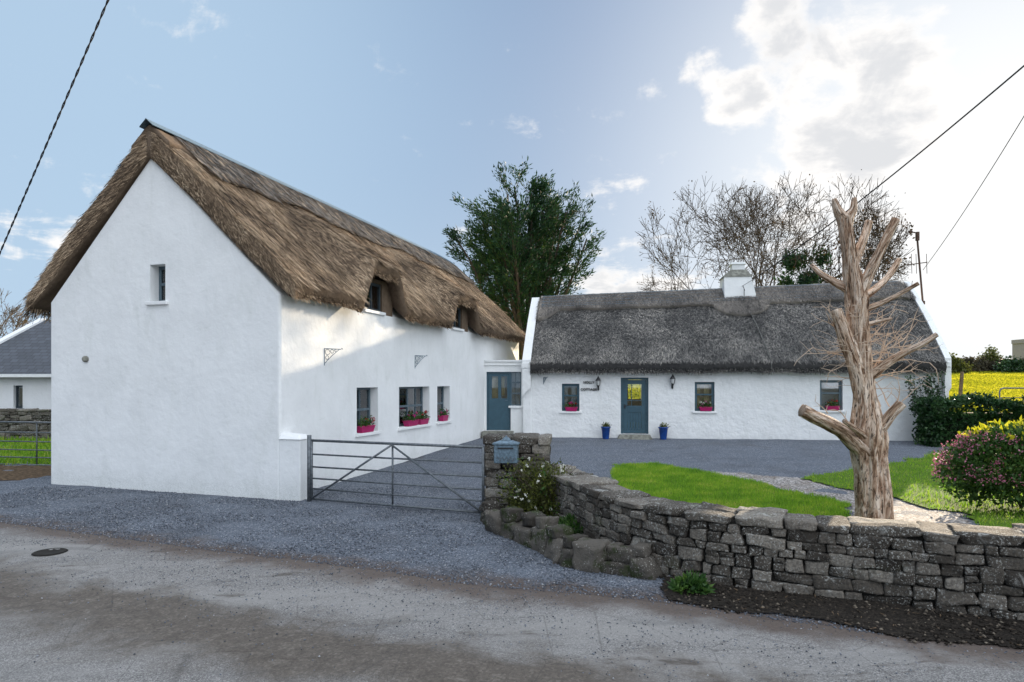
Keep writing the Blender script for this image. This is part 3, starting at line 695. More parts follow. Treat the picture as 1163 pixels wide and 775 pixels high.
bmesh.ops.bevel(bm, geom=[e for e in bm.edges if e.calc_face_angle(0) > .6 and abs(e.verts[0].co.z-e.verts[1].co.z) > 2], offset=.05, segments=3, profile=.5, affect='EDGES')
bm.normal_update(); me = bpy.data.meshes.new('wall'); bm.to_mesh(me); bm.free()
bwall = link('wall', me, M['wall'], house)
def bh(px, py): return BF.hit(2.77, px, py)
bw = []
for (xa, xb, ya, yb) in ((405.2, 429.4, 440, 491), (453.2, 487.8, 440, 483.5), (496.6, 511, 439, 478.4)):
    ta, _ = bh(xa, ya); tb, _ = bh(xb, ya); _, zt = bh(xa, ya); _, zb = bh((xa+xb)/2, (yb+yb)/2)
    bw.append((ta, tb, zb, zt))
zt_ = np.mean([b[3] for b in bw]); bw = [(a, b, c_, zt_) for a, b, c_, d_ in bw]
# gable window: plane t=0 ; solve q for px
def gh(px, py):
    r = (px-CX)/F; ox, oy = BF.o; q = (r*oy-ox)/(BF.n[0]-r*BF.n[1]); y = oy+BF.n[1]*q; return q, H+(HY-py)/F*y
ga, gzt = gh(170.5, 301); gb, gzb = gh(188, 342)
cut(bwall, [BF.box8(a, b, 2.0, 3.0, c_, d_) for a, b, c_, d_ in bw]+[BF.box8(-.3, .75, ga, gb, gzb, gzt)])
sillm = M['wall']
window(BF, 2.77, *bw[0], .20, M['frame_grey'], house, [.52], [.5], curtain='part', sillmat=sillm)
window(BF, 2.77, *bw[1], .20, M['frame_grey'], house, [.22, .5, .78], [.5], curtain='split', sillmat=sillm)
window(BF, 2.77, *bw[2], .20, M['frame_grey'], house, [], [.5], curtain='part', sillmat=sillm)
GF = Frame(BF.o, BF.n, -BF.u)            # the gable as a wall: t along n, outward = -u
window(GF, 0, ga, gb, gzb, gzt, .22, M['frame_grey'], house, [], [.5], curtain='split', sillmat=sillm)
# dormer walls and windows tucked under the thatch
RF = Frame(BF.o+BF.n*RQ, ub, nb)
d1, d2 = 3.50, 8.75
roof = Roof(RF, -.07, BL+.15, lambda t_: 6.97+0*t_-.10*np.clip((t_-13.5)/2.5, 0, 1)**2, 2.77-RQ+.32, 2.77+RQ+.50, 3.60, .34, .54,
            bumps=((d1, .50, .62, .86, .7), (d2, .62, .66, .80, .7)), sag=.05, namp=.038)
for dc in (d1, d2):
    g = MB(); g.corners(BF.box8(dc-.95, dc+.95, 2.35, 2.765, 3.5, 4.45)); w = g.build('dormer_wall', M['thatch'], house)
    cut(w, [BF.box8(dc-.42, dc+.42, 2.2, 3.0, 3.72, 4.36)])
    window(BF, 2.77, dc-.42, dc+.42, 3.72, 4.36, .05, M['frame_dark'], house, [.5], [], curtain=False, sillmat=M['white_paint'])
ro = roof.build('roof', M['thatch'], house)
roof.straws('straw', 130000, M['straw'], ro, .05, roof.Q[0], (.10, .34), (.006, .013), .03, .17)
roof.straws('straw', 12000, M['straw'], ro, -roof.Q[1], -.05, (.18, .5), (.012, .024), .03, .14, None, 6)
roof.straws('straw', 3500, M['straw'], ro, .3, roof.Q[0], (.10, .35), (.006, .012), .12, .45, mess=3)
roof.fringe('cut_straw', 16000, M['straw'], ro, 1, (.03, .11), (.007, .015)); roof.fringe('cut_straw', 5000, M['straw'], ro, -1, (.10, .40), (.012, .024), None, 4)
roof.verge('verge_straw', 26000, M['straw'], ro, 0, (.06, .22), (.004, .010))
cp = roof.cap('ridge_cap', M['thatch'], ro, -.05, BL, lambda t_: .95+.03*np.sin(t_*2.1)-.5*np.clip((.9-t_)/.6, 0, 1), .075)
roof.straws('ridge_straw', 16000, M['straw_cap'], ro, .05, .93, (.10, .32), (.008, .018), .01, .25, .4, BL, off=.085)
roof.straws('ridge_straw', 4000, M['straw'], ro, .05, .93, (.10, .32), (.008, .018), .01, .2, .4, BL, off=.085)
# liggers and the metal strip on the crown
g = MB()
for qq, r9 in ((1.0, .026), (.62, .010)):
    tt = np.arange(.8, BL, .25); zz = roof.top(tt, np.full(len(tt), qq))+(.05 if qq > .9 else .115); g.tube([RF.p(a, qq, b) for a, b in zip(tt, zz)], r9, 5)
g.build('ligger', M['bark'], ro)
g = MB()
for sg in (-1, 1):
    tt = np.linspace(-.14, BL+.1, 30); rz_ = lambda x_: float(roof.zr(np.array(float(x_))))
    a = [RF.p(x_, 0, rz_(x_)+.125) for x_ in tt]; b = [RF.p(x_, sg*.16, rz_(x_)-.015) for x_ in tt]
    V = [v for ab in zip(a, b) for v in ab]+[v-Vector((0, 0, .012)) for ab in zip(a, b) for v in ab]; m = len(tt)*2
    Fc = [(2*i, 2*i+1, 2*i+3, 2*i+2) for i in range(len(tt)-1)]+[(m+2*i+2, m+2*i+3, m+2*i+1, m+2*i) for i in range(len(tt)-1)]
    g.add(V, Fc)
g.build('ridge_flashing', M['lead'], ro)
# vent on the gable
q_, z_ = gh(98, 408); g = MB(); g.lathe((0, 0, 0), [(.02, 0), (.05, .0), (.065, .03), (.05, .05), (.02, .055)], 14)
o = g.build('wall_vent', M['concrete'], house, True); o.parent = None; o.rotation_euler = (R(90), 0, R(16)); o.location = BF.p(-.005, q_, z_)
o.parent = house; o.matrix_parent_inverse = Matrix.Translation(-Vector(house.location))
# troughs
zs = [b[2] for b in bw]
def mid(b, f): return b[0]+(b[1]-b[0])*f
trough(BF, mid(bw[0], .45), 2.74, zs[0], .62, .13, 'magenta trough with red blooms on the house sill nearest the gable', ['petal_red'])
trough(BF, mid(bw[1], .40), 2.74, zs[1], .62, .13, 'left of two magenta troughs sharing the wide window sill', ['petal_magenta'])
trough(BF, mid(bw[1], .78), 2.74, zs[1], .55, .13, 'right, leafier of two magenta troughs sharing the wide window sill', ['petal_red'])
trough(BF, mid(bw[2], .55), 2.74, zs[2], .42, .15, 'magenta trough in the narrow window nearest the slate blue side door', ['petal_magenta'])
# ornate brackets
def bracket(pos, u, n, sz, label):
    root_o = Vector(pos); u3 = Vector((*u, 0)); n3 = Vector((*n, 0)); up = Vector((0, 0, 1)); g = MB()
    def q(a, b): return root_o+n3*(.012+a)+up*b
    g.tube([q(0, 0), q(0, -sz*.8)], .008, 6); g.tube([q(0, 0), q(sz, 0)], .008, 6); g.tube([q(sz*.9, 0), q(sz*.45, -sz*.32), q(0, -sz*.72)], .007, 6)
    for (a, b, r_) in ((.18, -.16, .13), (.45, -.12, .09), (.16, -.42, .09), (.64, -.07, .05)):
        g.tube([q(sz*(a+r_*math.cos(k*.5)), sz*(b+r_*math.sin(k*.5))) for k in range(13)], .006, 5, False)
    g.tube([q(sz, 0), q(sz*1.04, .03), q(sz*1.10, .0)], .006, 5)
    o = g.build('hanging_basket_bracket', M['lead']); return tag(o, label, 'bracket')
for (px_, py_, lb) in ((368, 396, 'scrolled metal basket bracket on the wall between gable corner and first window'), (471, 404, 'scrolled metal basket bracket above the wide three light window')):
    t_, z_ = bh(px_, py_); bracket(BF.p(t_, 2.77, z_), nb*.5+ub*.85, nb*.35+ub*.93, .42, lb)
# white gate pier built against the corner
g = MB(); g.corners(BF.box8(.0, .36, 2.74, 3.19, -.05, 1.08)); g.add([BF.p(a, b, z) for a, b, z in ((-.03, 2.74, 1.081), (.39, 2.74, 1.081), (.39, 3.22, 1.081), (-.03, 3.22, 1.081), (.06, 2.74, 1.19), (.30, 2.74, 1.19), (.30, 3.12, 1.16), (.06, 3.12, 1.16))], [(3, 2, 1, 0), (4, 5, 6, 7), (0, 1, 5, 4), (1, 2, 6, 5), (2, 3, 7, 6), (3, 0, 4, 7)])
tag(g.build('gate_pier', M['wall'], None, bevel=.02), 'low white plastered gate pier against the tall house corner', 'gate pier')

# ------------------------------------------------------------------ field gates
def field_gate(A, B, zt, bars, label, name='field_gate', braces=True, verts=(.5,), r=.019, wig=0):
    A = Vector(A); B = Vector(B); d = (B-A); root = empty(name, A, label, 'gate')
    def q(f, z): return A+d*f+Vector((0, 0, z))
    g = MB(); g.tube([q(0, .05), q(0, zt), ], r*1.25, 10); g.tube([q(0, zt), q(1, zt)], r*1.2, 10); g.tube([q(1, zt), q(1, .05)], r*1.2, 10); g.tube([q(1, .06), q(0, .06)], r, 10)
    g.build('gate_frame', M['metal'], root, True)
    for b in bars: MB().tube([q(0, b), q(.5, b-.004), q(1, b)], r*.8, 8).build('rail', M['metal'], root, True)
    for v in verts: MB().tube([q(v, .06), q(v, zt)], r*.85, 8).build('upright', M['metal'], root, True)
    if braces:
        off = Vector((d.y, -d.x, 0)).normalized()*.028
        for a, b in (((.5, zt-.02), (.01, .08)), ((.5, zt-.02), (.99, .08))): MB().tube([q(*a)+off, q(*b)+off], r*.9, 8).build('brace', M['metal'], root, True)
    return root
g0 = (-3.50, 11.92, .0); g1 = (-.45, 10.66, 0)
fg = field_gate(g0, g1, 1.08, (.24, .42, .62, .84), 'grey tubular steel field gate closed across the gravel yard entrance')
MB().tube([(-3.545, 11.94, 0), (-3.545, 11.94, 1.17)], .038, 12).build('gate_post', M['metal'], fg, True)
gl = field_gate((-14.3, 16.9, .05), (-9.9, 16.1, .05), 1.08, (.24, .42, .62, .84), 'pale metal field gate left of the tall house, in front of green grass', braces=False, verts=(.36, .66, .9))

# ------------------------------------------------------------------ dry stone masonry
_q = None
def stone_block(dims, seed, n=8, pw=9.0, amp=.08):
    """rounded, dented block centred at origin"""
    global _q
    if _q is None:
        V = []; Fc = []; idx = {}
        lin = np.linspace(-1, 1, n+1)
        def vid(p):
            k = tuple(np.round(p, 4))
            if k not in idx: idx[k] = len(V); V.append(p)
            return idx[k]
        for ax in range(3):
            for sg in (-1, 1):
                for i in range(n):
                    for j in range(n):
                        c4 = []
                        for a, b in ((i, j), (i+1, j), (i+1, j+1), (i, j+1)):
                            p = [0, 0, 0]; p[ax] = sg; p[(ax+1) % 3] = lin[a]; p[(ax+2) % 3] = lin[b]; c4.append(vid(p))
                        Fc.append(c4 if sg > 0 else c4[::-1])
        _q = (np.array(V, float), np.array(Fc))
    V, Fc = _q
    mx = np.abs(V).max(1, keepdims=True); nr = (np.abs(V)**pw).sum(1, keepdims=True)**(1/pw)
    U = V*mx/nr; r = np.random.default_rng(seed); dims = np.array(dims)/2
    Q = U*dims
    md = min(dims)
    o_ = r.random()*50; Q = Q+np.stack([vnoise(Q*(6+3*r.random())+o_+k*20) for k in range(3)], -1)*amp*md*1.7+np.stack([vnoise(Q*19+k*9+o_) for k in range(3)], -1)*amp*md*.9+np.stack([vnoise(Q*45+k*9+o_) for k in range(3)], -1)*.005
    # skew corners
    sk = r.normal(0, .09, (3, 3)); Q = Q+(U[:, [0]]*U[:, [2]])*sk[0]*dims*.9+(U[:, [1]]*U[:, [2]])*sk[1]*dims*.5
    return Q, Fc
def guillotine(w, h, wmin, wmax, hmin, hmax, rg):
    out = []
    def rec(x, y, w, h):
        if h > hmax or (h > 2*hmin and w < h*1.1) or (h > 2*hmin*1.2 and rg.random() < .35 and w < 2.2*h):
            f = rg.uniform(.36, .64)
            if h*f >= hmin*.8 and h*(1-f) >= hmin*.8: rec(x, y, w, h*f); rec(x, y+h*f, w, h*(1-f)); return
        if w > wmax or (w > h*3.6 and w > 2*wmin) or (w > 2.2*wmin and rg.random() < .4 and w > h*1.6):
            f = rg.uniform(.3, .7); rec(x, y, w*f, h); rec(x+w*f, y, w*(1-f), h); return
        out.append((x, y, w, h))
    rec(0, 0, w, h); return out
class Stones:
    def __init__(s): s.V = []; s.F = []; s.n = 0
    def put(s, dims, origin, ax, ay, az, seed, **kw):
        Q, Fc = stone_block(dims, seed, **kw); B = np.array([ax, ay, az]); V = Q@B+np.array(origin)
        s.V.append(V); s.F.append(Fc+s.n); s.n += len(V)
    def build(s, name, mat, parent=None):
        return link(name, np_mesh(name, np.concatenate(s.V), np.concatenate(s.F)), mat, parent, True)
def wall_path(pts, h, thick, seed, name, label, parent=None, hvar=.0, base=-.03, cope=True, big=1.0):
    rg = np.random.default_rng(seed); pts = np.array(pts, float); seg = np.linalg.norm(np.diff(pts, axis=0), axis=1); cs = np.concatenate([[0], np.cumsum(seg)]); Lt = cs[-1]
    def pt(s_): return np.array([np.interp(s_, cs, pts[:, 0]), np.interp(s_, cs, pts[:, 1])])
    def tn(s_):
        a = pt(max(0, s_-.15)); b = pt(min(Lt, s_+.15)); d = (b-a)/np.linalg.norm(b-a); return d
    st = Stones(); hc = h-(.10 if cope else 0); k = 0
    for side, y0_, y1_ in ((1, base, base+(hc-base)*.36), (1, base+(hc-base)*.36, base+(hc-base)*.70), (1, base+(hc-base)*.70, hc), (-1, base, base+(hc-base)*.5), (-1, base+(hc-base)*.5, hc)):
        s0 = 0
        while s0 < Lt-.05:
            L = min(Lt-s0, rg.uniform(.7, 1.5)*big)
            if Lt-s0-L < .4: L = Lt-s0
            for (x, y, w_, h_) in guillotine(L, y1_-y0_, .12*big, .54*big, .06, .165*big, rg):
                y = y+y0_-base
                s_ = s0+x+w_/2; d = tn(s_); nrm = np.array([d[1], -d[0]])*side; c = pt(s_)
                dep = rg.uniform(.20, .26); jut = rg.normal(0, .012)
                gx = rg.uniform(-.002, .014); o3 = np.array([*(c+nrm*(thick/2-dep/2+jut)), base+y+h_/2+float(G(c[0], c[1]))])
                a = rg.normal(0, .05); ax = np.array([*d, a]); ax /= np.linalg.norm(ax); ay = np.array([*nrm, 0]); az = np.cross(ax, ay); az = az if az[2] > 0 else -az
                st.put((w_-gx, dep, h_-gx*.7), o3, ax, ay, az, int(rg.integers(1e9)), amp=.09, pw=rg.uniform(9, 26)); k += 1
            s0 += L
    if cope:
        # flat coping stones across the width
        s0 = 0
        while s0 < Lt-.02:
            L = min(rg.uniform(.22, .62), Lt-s0); s_ = s0+L/2; d = tn(s_); nrm = np.array([d[1], -d[0]]); c = pt(s_)
            split = rg.random() < .75; parts = [(-.25, .54), (.25, .54)] if split else [(0, 1.06)]
            if split: f = rg.uniform(.4, .62); parts = [((-1+f)/2, f*1.03), (f/2, (1-f)*1.03)]
            for off, wd in parts:
                hh = rg.uniform(.07, .115); o3 = np.array([*(c+nrm*thick*off), hc+hh/2+rg.normal(0, .006)+float(G(c[0], c[1]))])
                ax = np.array([*d, rg.normal(0, .03)]); ax /= np.linalg.norm(ax); ay = np.array([*nrm, rg.normal(0, .02)]); az = np.cross(ax, ay); az = az if az[2] > 0 else -az
                st.put((L-.008, thick*wd, hh), o3, ax, ay, az, int(rg.integers(1e9)), amp=.17, pw=rg.uniform(6, 16))
            s0 += L
    root = st.build(name, M['stone'], parent)
    # dark core
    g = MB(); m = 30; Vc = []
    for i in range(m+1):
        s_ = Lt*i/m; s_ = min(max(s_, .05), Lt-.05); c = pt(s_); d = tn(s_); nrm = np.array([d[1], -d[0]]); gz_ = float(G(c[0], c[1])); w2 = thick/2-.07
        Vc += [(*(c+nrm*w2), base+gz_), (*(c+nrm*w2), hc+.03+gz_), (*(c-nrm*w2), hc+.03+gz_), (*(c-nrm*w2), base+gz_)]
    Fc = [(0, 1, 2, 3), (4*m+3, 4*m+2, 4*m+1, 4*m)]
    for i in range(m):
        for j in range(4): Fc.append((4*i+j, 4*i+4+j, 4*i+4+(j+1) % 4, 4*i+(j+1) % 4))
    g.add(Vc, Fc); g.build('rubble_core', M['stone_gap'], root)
    if label: tag(root, label, 'wall')
    return root
wp = [(.62, 11.2), (.82, 10.4), (1.02, 9.6), (1.28, 8.7), (1.60, 7.95), (2.0, 7.45), (2.55, 7.10), (3.3, 6.82), (4.2, 6.40), (5.3, 5.92), (6.8, 5.2), (8.6, 4.6), (10.5, 3.7)]
# smooth the path
wq = np.array(wp); ss = np.linspace(0, len(wp)-1, 80); wx = np.interp(ss, range(len(wp)), wq[:, 0]); wy = np.interp(ss, range(len(wp)), wq[:, 1])
for _ in range(3): wx[1:-1] = (wx[:-2]+wx[1:-1]+wx[2:])/3; wy[1:-1] = (wy[:-2]+wy[1:-1]+wy[2:])/3
wall_path(np.stack([wx, wy], -1), .74, .56, 5, 'dry_stone_wall', 'low grey lichened dry stone wall curving round the garden to the right')
wall_path([(-30, 22.6), (-20, 22.3), (-8.0, 22.0)], 1.0, .5, 9, 'dry_stone_wall', 'rubble stone wall below the slate roofed outbuilding at far left', big=1.3)
# the pier: four faces of stones and top slabs
pier = empty('stone_gate_pier', (.07, 10.95, 0), 'square rough stone gate pier carrying the metal mailbox', 'gate pier')
pd = Vector((1, -.10, 0)).normalized(); pn = Vector((pd.y, -pd.x, 0)); pc = Vector((.10, 10.98, 0)); st = Stones(); rg = np.random.default_rng(3)
W2, D2, HP = .50, .36, 1.13
for ax_, nr_, half, width in ((pd, pn, D2, 2*W2), (pd, -pn, D2, 2*W2), (pn, pd, W2, 2*D2), (pn, -pd, W2, 2*D2)):
    for (x, y_, w_, h_) in guillotine(width, HP, .14, .5, .10, .24, rg):
        dep = .24; o3 = pc+ax_*(x+w_/2-width/2)+nr_*(half-dep/2+rg.normal(0, .01))+Vector((0, 0, y_+h_/2))
        az = Vector((0, 0, 1)); st.put((w_-.012, dep, h_-.012), o3, ax_, nr_, az, int(rg.integers(1e9)), amp=.13, pw=rg.uniform(7, 20))
for (x, w_) in ((-.30, .46), (.13, .42), (.43, .2)):
    st.put((w_, 2*D2+.02, rg.uniform(.13, .18)), pc+pd*x+Vector((0, 0, HP+.05)), pd, pn, Vector((0, 0, 1)), int(rg.integers(1e9)), amp=.12)
st.build('masonry', M['stone'], pier)
g = MB(); g.box(pc+Vector((0, 0, HP/2)), (2*W2-.2, 2*D2-.2, HP-.02), math.atan2(pd.y, pd.x)); g.build('rubble_core', M['stone_gap'], pier)
# mailbox on the pier front
mc = at(575, 513, 10.42); mb = empty('mailbox', mc-Vector((0, 0, .18)), 'blue grey cast metal mailbox with peaked lid on the stone pier', 'mailbox')
rz = math.atan2(pd.y, pd.x)
g = MB(); g.box(mc+Vector((0, .0, -.03)), (.36, .20, .28), rz); g.build('box', M['lead'], mb, bevel=.012)
g = MB(); rot = Matrix.Rotation(rz, 3, 'Z')
def ml(x, y, z): return mc+rot@Vector((x, y, z))
def pyr(z0, z1, a, b): g.corners([ml(i*a[0], j*a[1], z0) for i, j in ((-1, -1), (1, -1), (1, 1), (-1, 1))]+[ml(i*b[0], j*b[1], z1) for i, j in ((-1, -1), (1, -1), (1, 1), (-1, 1))])
pyr(.111, .135, (.20, .12), (.20, .12)); pyr(.136, .17, (.185, .11), (.095, .06)); pyr(.1705, .215, (.07, .045), (.04, .03)); pyr(.2155, .245, (.02, .02), (.008, .008))
g.build('lid', M['lead'], mb, bevel=.004)
g = MB(); g.box(ml(0, -.108, .06), (.24, .01, .022), rz); g.build('letter_slot', M['iron'], mb)
# raised scroll script on the front
g = MB(); prev = []
for i in range(44):
    a = i*.62; prev.append(ml(-.13+.27*i/43, -.113, -.10+.028*math.sin(a)+.012*math.sin(a*2.3)))
    
g.tube(prev, .0042, 5); g.build('raised_scrollwork', M['metal'], mb)
# boulders edging the bed
st = Stones(); rg = np.random.default_rng(21)
kp = [(558, 596, .34, .20), (566, 606, .30, .30), (585, 612, .30, .24), (603, 620, .34, .24), (622, 628, .30, .30), (640, 638, .30, .28), (655, 646, .26, .24), (672, 650, .34, .36), (697, 652, .36, .16), (716, 655, .38, .16), (735, 658, .26, .24)]
ep = [P(a, b) for a, b, _, _ in kp]
for i, (a, b, w_, h_) in enumerate(kp):
    x, y_ = P(a, b); j0 = max(0, i-1); j1 = min(len(kp)-1, i+1); d = Vector((ep[j1][0]-ep[j0][0], ep[j1][1]-ep[j0][1], 0)).normalized(); nr_ = Vector((d.y, -d.x, 0))
    dd_ = (Vector(ep[j1])-Vector(ep[j0])).length/2
    st.put((max(w_, dd_*1.02), .30, h_), (x, y_+.13, h_/2-.03), d, nr_, Vector((rg.normal(0, .12), 0, 1)).normalized(), int(rg.integers(1e9)), amp=.14, pw=8.0)
    if rg.random() < .75 or a in (697, 716):
        w3 = w_*rg.uniform(.6, .95); h3 = rg.uniform(.12, .18); st.put((w3, .26, h3), (x+rg.normal(0, .03), y_+.2, h_-.03+h3/2-.01), d, nr_, Vector((0, 0, 1)), int(rg.integers(1e9)), amp=.13, pw=8.0)
M['stone_mossy'] = material('mossy_dark_boulder', lambda t: pbr(t, t.mix(t.math('MULTIPLY', t.smooth(t.noise(50, 4, .7), .58, .64), t.smooth(t.noise(4, 4, .7), .45, .6)), t.mix(t.smooth(t.noise(2.5, 5, .7), .5, .62), t.mix(t.island(), (.045, .040, .034), (.12, .108, .092)), (.035, .045, .018)), (.42, .41, .37)), .95, .15, t.noise(18, 6, .7), .03, 1.0))
tag(st.build('boulder_edging', M['stone_mossy']), 'low kerb of loose rounded boulders round the rose bed', 'stone edging')

# ------------------------------------------------------------------ cottage
L0 = np.array([.49, 22.8]); L1 = np.array([13.3, 21.0]); CL = float(np.linalg.norm(L1-L0)); uc = (L1-L0)/CL; nf = np.array([uc[1], -uc[0]])   # outward, towards the camera
CF = Frame(L0-nf*2.7, uc, nf)            # q=+2.7 front
cot = empty('thatched_cottage', CF.p(0, 2.7, .2), 'long low whitewashed cottage with dark grey thatch, blue half glazed door', 'cottage')
zrf = lambda t_: 5.20+.026*np.asarray(t_)
def ch(px, py): return CF.hit(2.7, px, py)
prof = [(-2.7, -.1), (2.7, -.1), (2.7, 2.72), (0, 4.95), (-2.7, 2.72)]
bm = bmesh.new(); rings = []
for i in range(2):
    tt = CL*i; rings.append([bm.verts.new(CF.p(tt, q, z+.03*(tt/CL)*(z > 1))) for q, z in prof])
for j in range(5): bm.faces.new((rings[0][j], rings[0][(j+1) % 5], rings[1][(j+1) % 5], rings[1][j]))
bm.faces.new(rings[0]); bm.faces.new(rings[-1][::-1]); bmesh.ops.recalc_face_normals(bm, faces=bm.faces)
me = bpy.data.meshes.new('wall'); bm.to_mesh(me); bm.free(); cwall = link('wall', me, M['wall_rough'], cot)
cw = []
for (xa, xb, ya, yb) in ((638, 658, 436, 467), (789, 811.5, 434, 467), (931, 957, 432, 466)):
    ta, zt = ch(xa, ya); tb, _ = ch(xb, ya); _, zb = ch(xa, yb); cw.append((ta, tb, zb, zt))
dta, dzt = ch(705, 429); dtb, _ = ch(736.5, 429); _, dzb = ch(720, 493)
boxes = [CF.box8(a, b, 1.9, 3.0, c_, d_) for a, b, c_, d_ in cw if True]
boxes[1] = CF.box8(cw[1][0], cw[1][1], -3.2, 3.0, cw[1][2], cw[1][3])
boxes.append(CF.box8(dta, dtb, -3.2, 3.0, dzb, dzt))
cut(cwall, boxes)
window(CF, 2.7, *cw[0], .10, M['blue_door'], cot, [], [.58], curtain='part', fw=.08)
window(CF, 2.7, *cw[1], .10, M['blue_door'], cot, [], [.58], 'curtain_warm', curtain='part', fw=.08)
window(CF, 2.7, *cw[2], .10, M['frame_grey'], cot, [], [.58], curtain=False, fw=.08)
# door: leaf with glazed upper half and boarded lower half, seen through to the back window
g = MB(); qf = 2.58
for a, b in ((dta, dta+.07), (dtb-.07, dtb)): g.corners(CF.box8(a, b, qf-.08, qf+.03, dzb, dzt))
g.corners(CF.box8(dta+.07, dtb-.07, qf-.08, qf+.03, dzt-.07, dzt)); 
door_frame = g.build('door_frame', M['blue_door'], cot)
dl = dta+.075; dr = dtb-.075; dh = dzt-.075-dzb; gz0 = dzb+.52*dh; gz1 = dzb+.92*dh
g = MB()
for b in ((dl, dl+.14, dzb+.02, dzt-.075), (dr-.14, dr, dzb+.02, dzt-.075), (dl+.14, dr-.14, gz1, dzt-.075), (dl+.14, dr-.14, dzb+.40*dh, gz0), (dl+.14, dr-.14, dzb+.02, dzb+.12)):
    g.corners(CF.box8(b[0], b[1], qf-.05, qf, b[2], b[3]))
k = 5; bwid = (dr-dl-.28)/k
for i in range(k): g.corners(CF.box8(dl+.14+i*bwid+.004, dl+.14+(i+1)*bwid-.004, qf-.045, qf-.012, dzb+.121, dzb+.399*dh))
for i in range(k): g.corners(CF.box8(dl+.14+i*bwid+.02, dl+.14+(i+1)*bwid-.02, qf-.001, qf+.006, dzb+.42*dh, dzb+.48*dh))
door = g.build('door', M['blue_door'], cot)
g = MB(); g.corners(CF.box8(dl+.14, dr-.14, qf-.03, qf-.022, gz0, gz1)); g.build('pane', M['glass'], door)
g = MB(); g.corners(CF.box8(dl+.14+.28*(dr-dl-.28), dl+.14+.28*(dr-dl-.28)+.02, qf-.04, qf-.004, gz0, gz1)); g.corners(CF.box8(dl+.14, dr-.14, qf-.04, qf-.005, gz0+.16, gz0+.18)); g.build('glazing_bar', M['blue_door'], door)
g = MB(); g.tube([CF.p(dl+.05, qf+.045, dzb+.92), CF.p(dl+.16, qf+.045, dzb+.92)], .01, 8); g.box(CF.p(dl+.06, qf+.02, dzb+.9), (.03, .045, .14), math.atan2(uc[1], uc[0])); g.build('handle', M['iron'], door)
# furniture silhouette low in the hall: a dark sideboard against the back window
g = MB(); g.corners(CF.box8(dta+.02, dtb-.02, -2.4, -2.0, dzb+.01, dzb+1.02)); g.build('sideboard', M['room'], cot)
g = MB(); g.corners(CF.box8(dta+.004, dta+.34, -1.0, -.96, dzb+1.0, dzt-.02)); g.build('inner_curtain', M['brick'], cot)
g = MB(); s0_ = ch(697, 497)[0]; s1_ = ch(745, 497)[0]; gz_ = float(G(6, 22)); g.corners([CF.p(a, b, z) for a, b, z in ((s0_, 2.71, 0), (s1_, 2.71, 0), (s1_+.0, 3.15, 0), (s0_, 3.15, 0), (dta-.05, 2.71, dzb-.01), (dtb+.05, 2.71, dzb-.01), (dtb+.05, 3.02, dzb-.02), (dta-.05, 3.02, dzb-.02))])
g.build('door_step', M['concrete'], cot, bevel=.02)
croof = Roof(Frame(CF.o, uc, nf), .15, CL-.07, zrf, 2.7+.26, 2.7+.26, 2.40, .36, .50, sag=.13, namp=.025)
cr = croof.build('roof', M['thatch_grey'], cot, dt=.08)
croof.straws('straw', 75000, M['straw_grey'], cr, .05, croof.Q[0], (.05, .16), (.010, .020), .10, .8, mess=2)
croof.straws('straw', 9000, M['straw_grey'], cr, 2.2, croof.Q[0], (.08, .22), (.010, .018), .05, .35)
croof.fringe('cut_straw', 12000, M['straw_grey'], cr, 1, (.04, .11), (.010, .02))
chx, _ = CF.hit(0, 836, 340)
def cdrop(t_):
    d = .82+.02*np.sin(t_*3)+.0*t_
    d = d+.45*np.clip((.75-(t_-.2))/.5, 0, 1)
    s_ = np.abs(t_-chx)/.95; d = np.where(s_ < 1, np.maximum(d, .78+.55*np.sqrt(np.clip(1-s_**2, 0, 1))), d)
    return d
croof.cap('ridge_cap', M['straw_cap'], cr, .22, CL-.22, cdrop, .13, nq=12)
n_ = 22000; croof.straws('ridge_straw', n_, M['straw_cap'], cr, .03, 1.0, (.05, .16), (.008, .016), .03, .5, off=.13, qscale=cdrop)
g = MB()
for qq in (.12, .30, .48, .66, .76):
    tt = np.arange(.3, CL-.25, .3); g.tube([CF.p(a, qq, float(croof.top(a, qq))+.160) for a in tt], .009, 5)
for a in np.arange(.35, CL-.3, .22): g.tube([CF.p(a, qq, float(croof.top(a, qq))+.158) for qq in (.05, .3, .55, .78)], .005, 4)
g.build('ligger', M['lead'], cr)
# raised gable copings
for nm, ta, tb in (('left', -.12, .16), ('right', CL-.08, CL+.10)):
    g = MB(); zt_ = lambda q, tm: float(zrf(tm))-(float(zrf(tm))-2.80)*abs(q)/2.9+.13*math.sin(PI*min(1, abs(q)/2.9))
    qs = np.concatenate([np.linspace(-2.92, 0, 9), np.linspace(0, 2.92, 9)[1:]]); tm = (ta+tb)/2
    V = []
    for q in qs:
        z = zt_(q, tm)+.05
        V += [CF.p(ta, q, z-1.2), CF.p(tb, q, z-.9), CF.p(tb, q, z), CF.p(ta, q, z)]
    m = len(qs); Fc = [(0, 3, 2, 1), (4*m-4, 4*m-3, 4*m-2, 4*m-1)]
    for i in range(m-1):
        for j in range(4): Fc.append((4*i+j, 4*i+(j+1) % 4, 4*i+4+(j+1) % 4, 4*i+4+j))
    g.add(V, Fc)
    g.build('gable_coping', M['wall_rough'], cot)
    g = MB(); g.corners(CF.box8(ta, tb, 2.60, 2.78, .0, 2.62)); g.corners(CF.box8(ta-.03, tb+.0, 2.62, 2.94, 2.55, 2.74)); g.build('kneeler', M['wall_rough'], cot, bevel=.02)
g = MB(); g.corners(CF.box8(CL+.001, CL+.12, -2.7, 2.6, .0, 2.75)); g.build('gable_buttress', M['wall_rough'], cot)
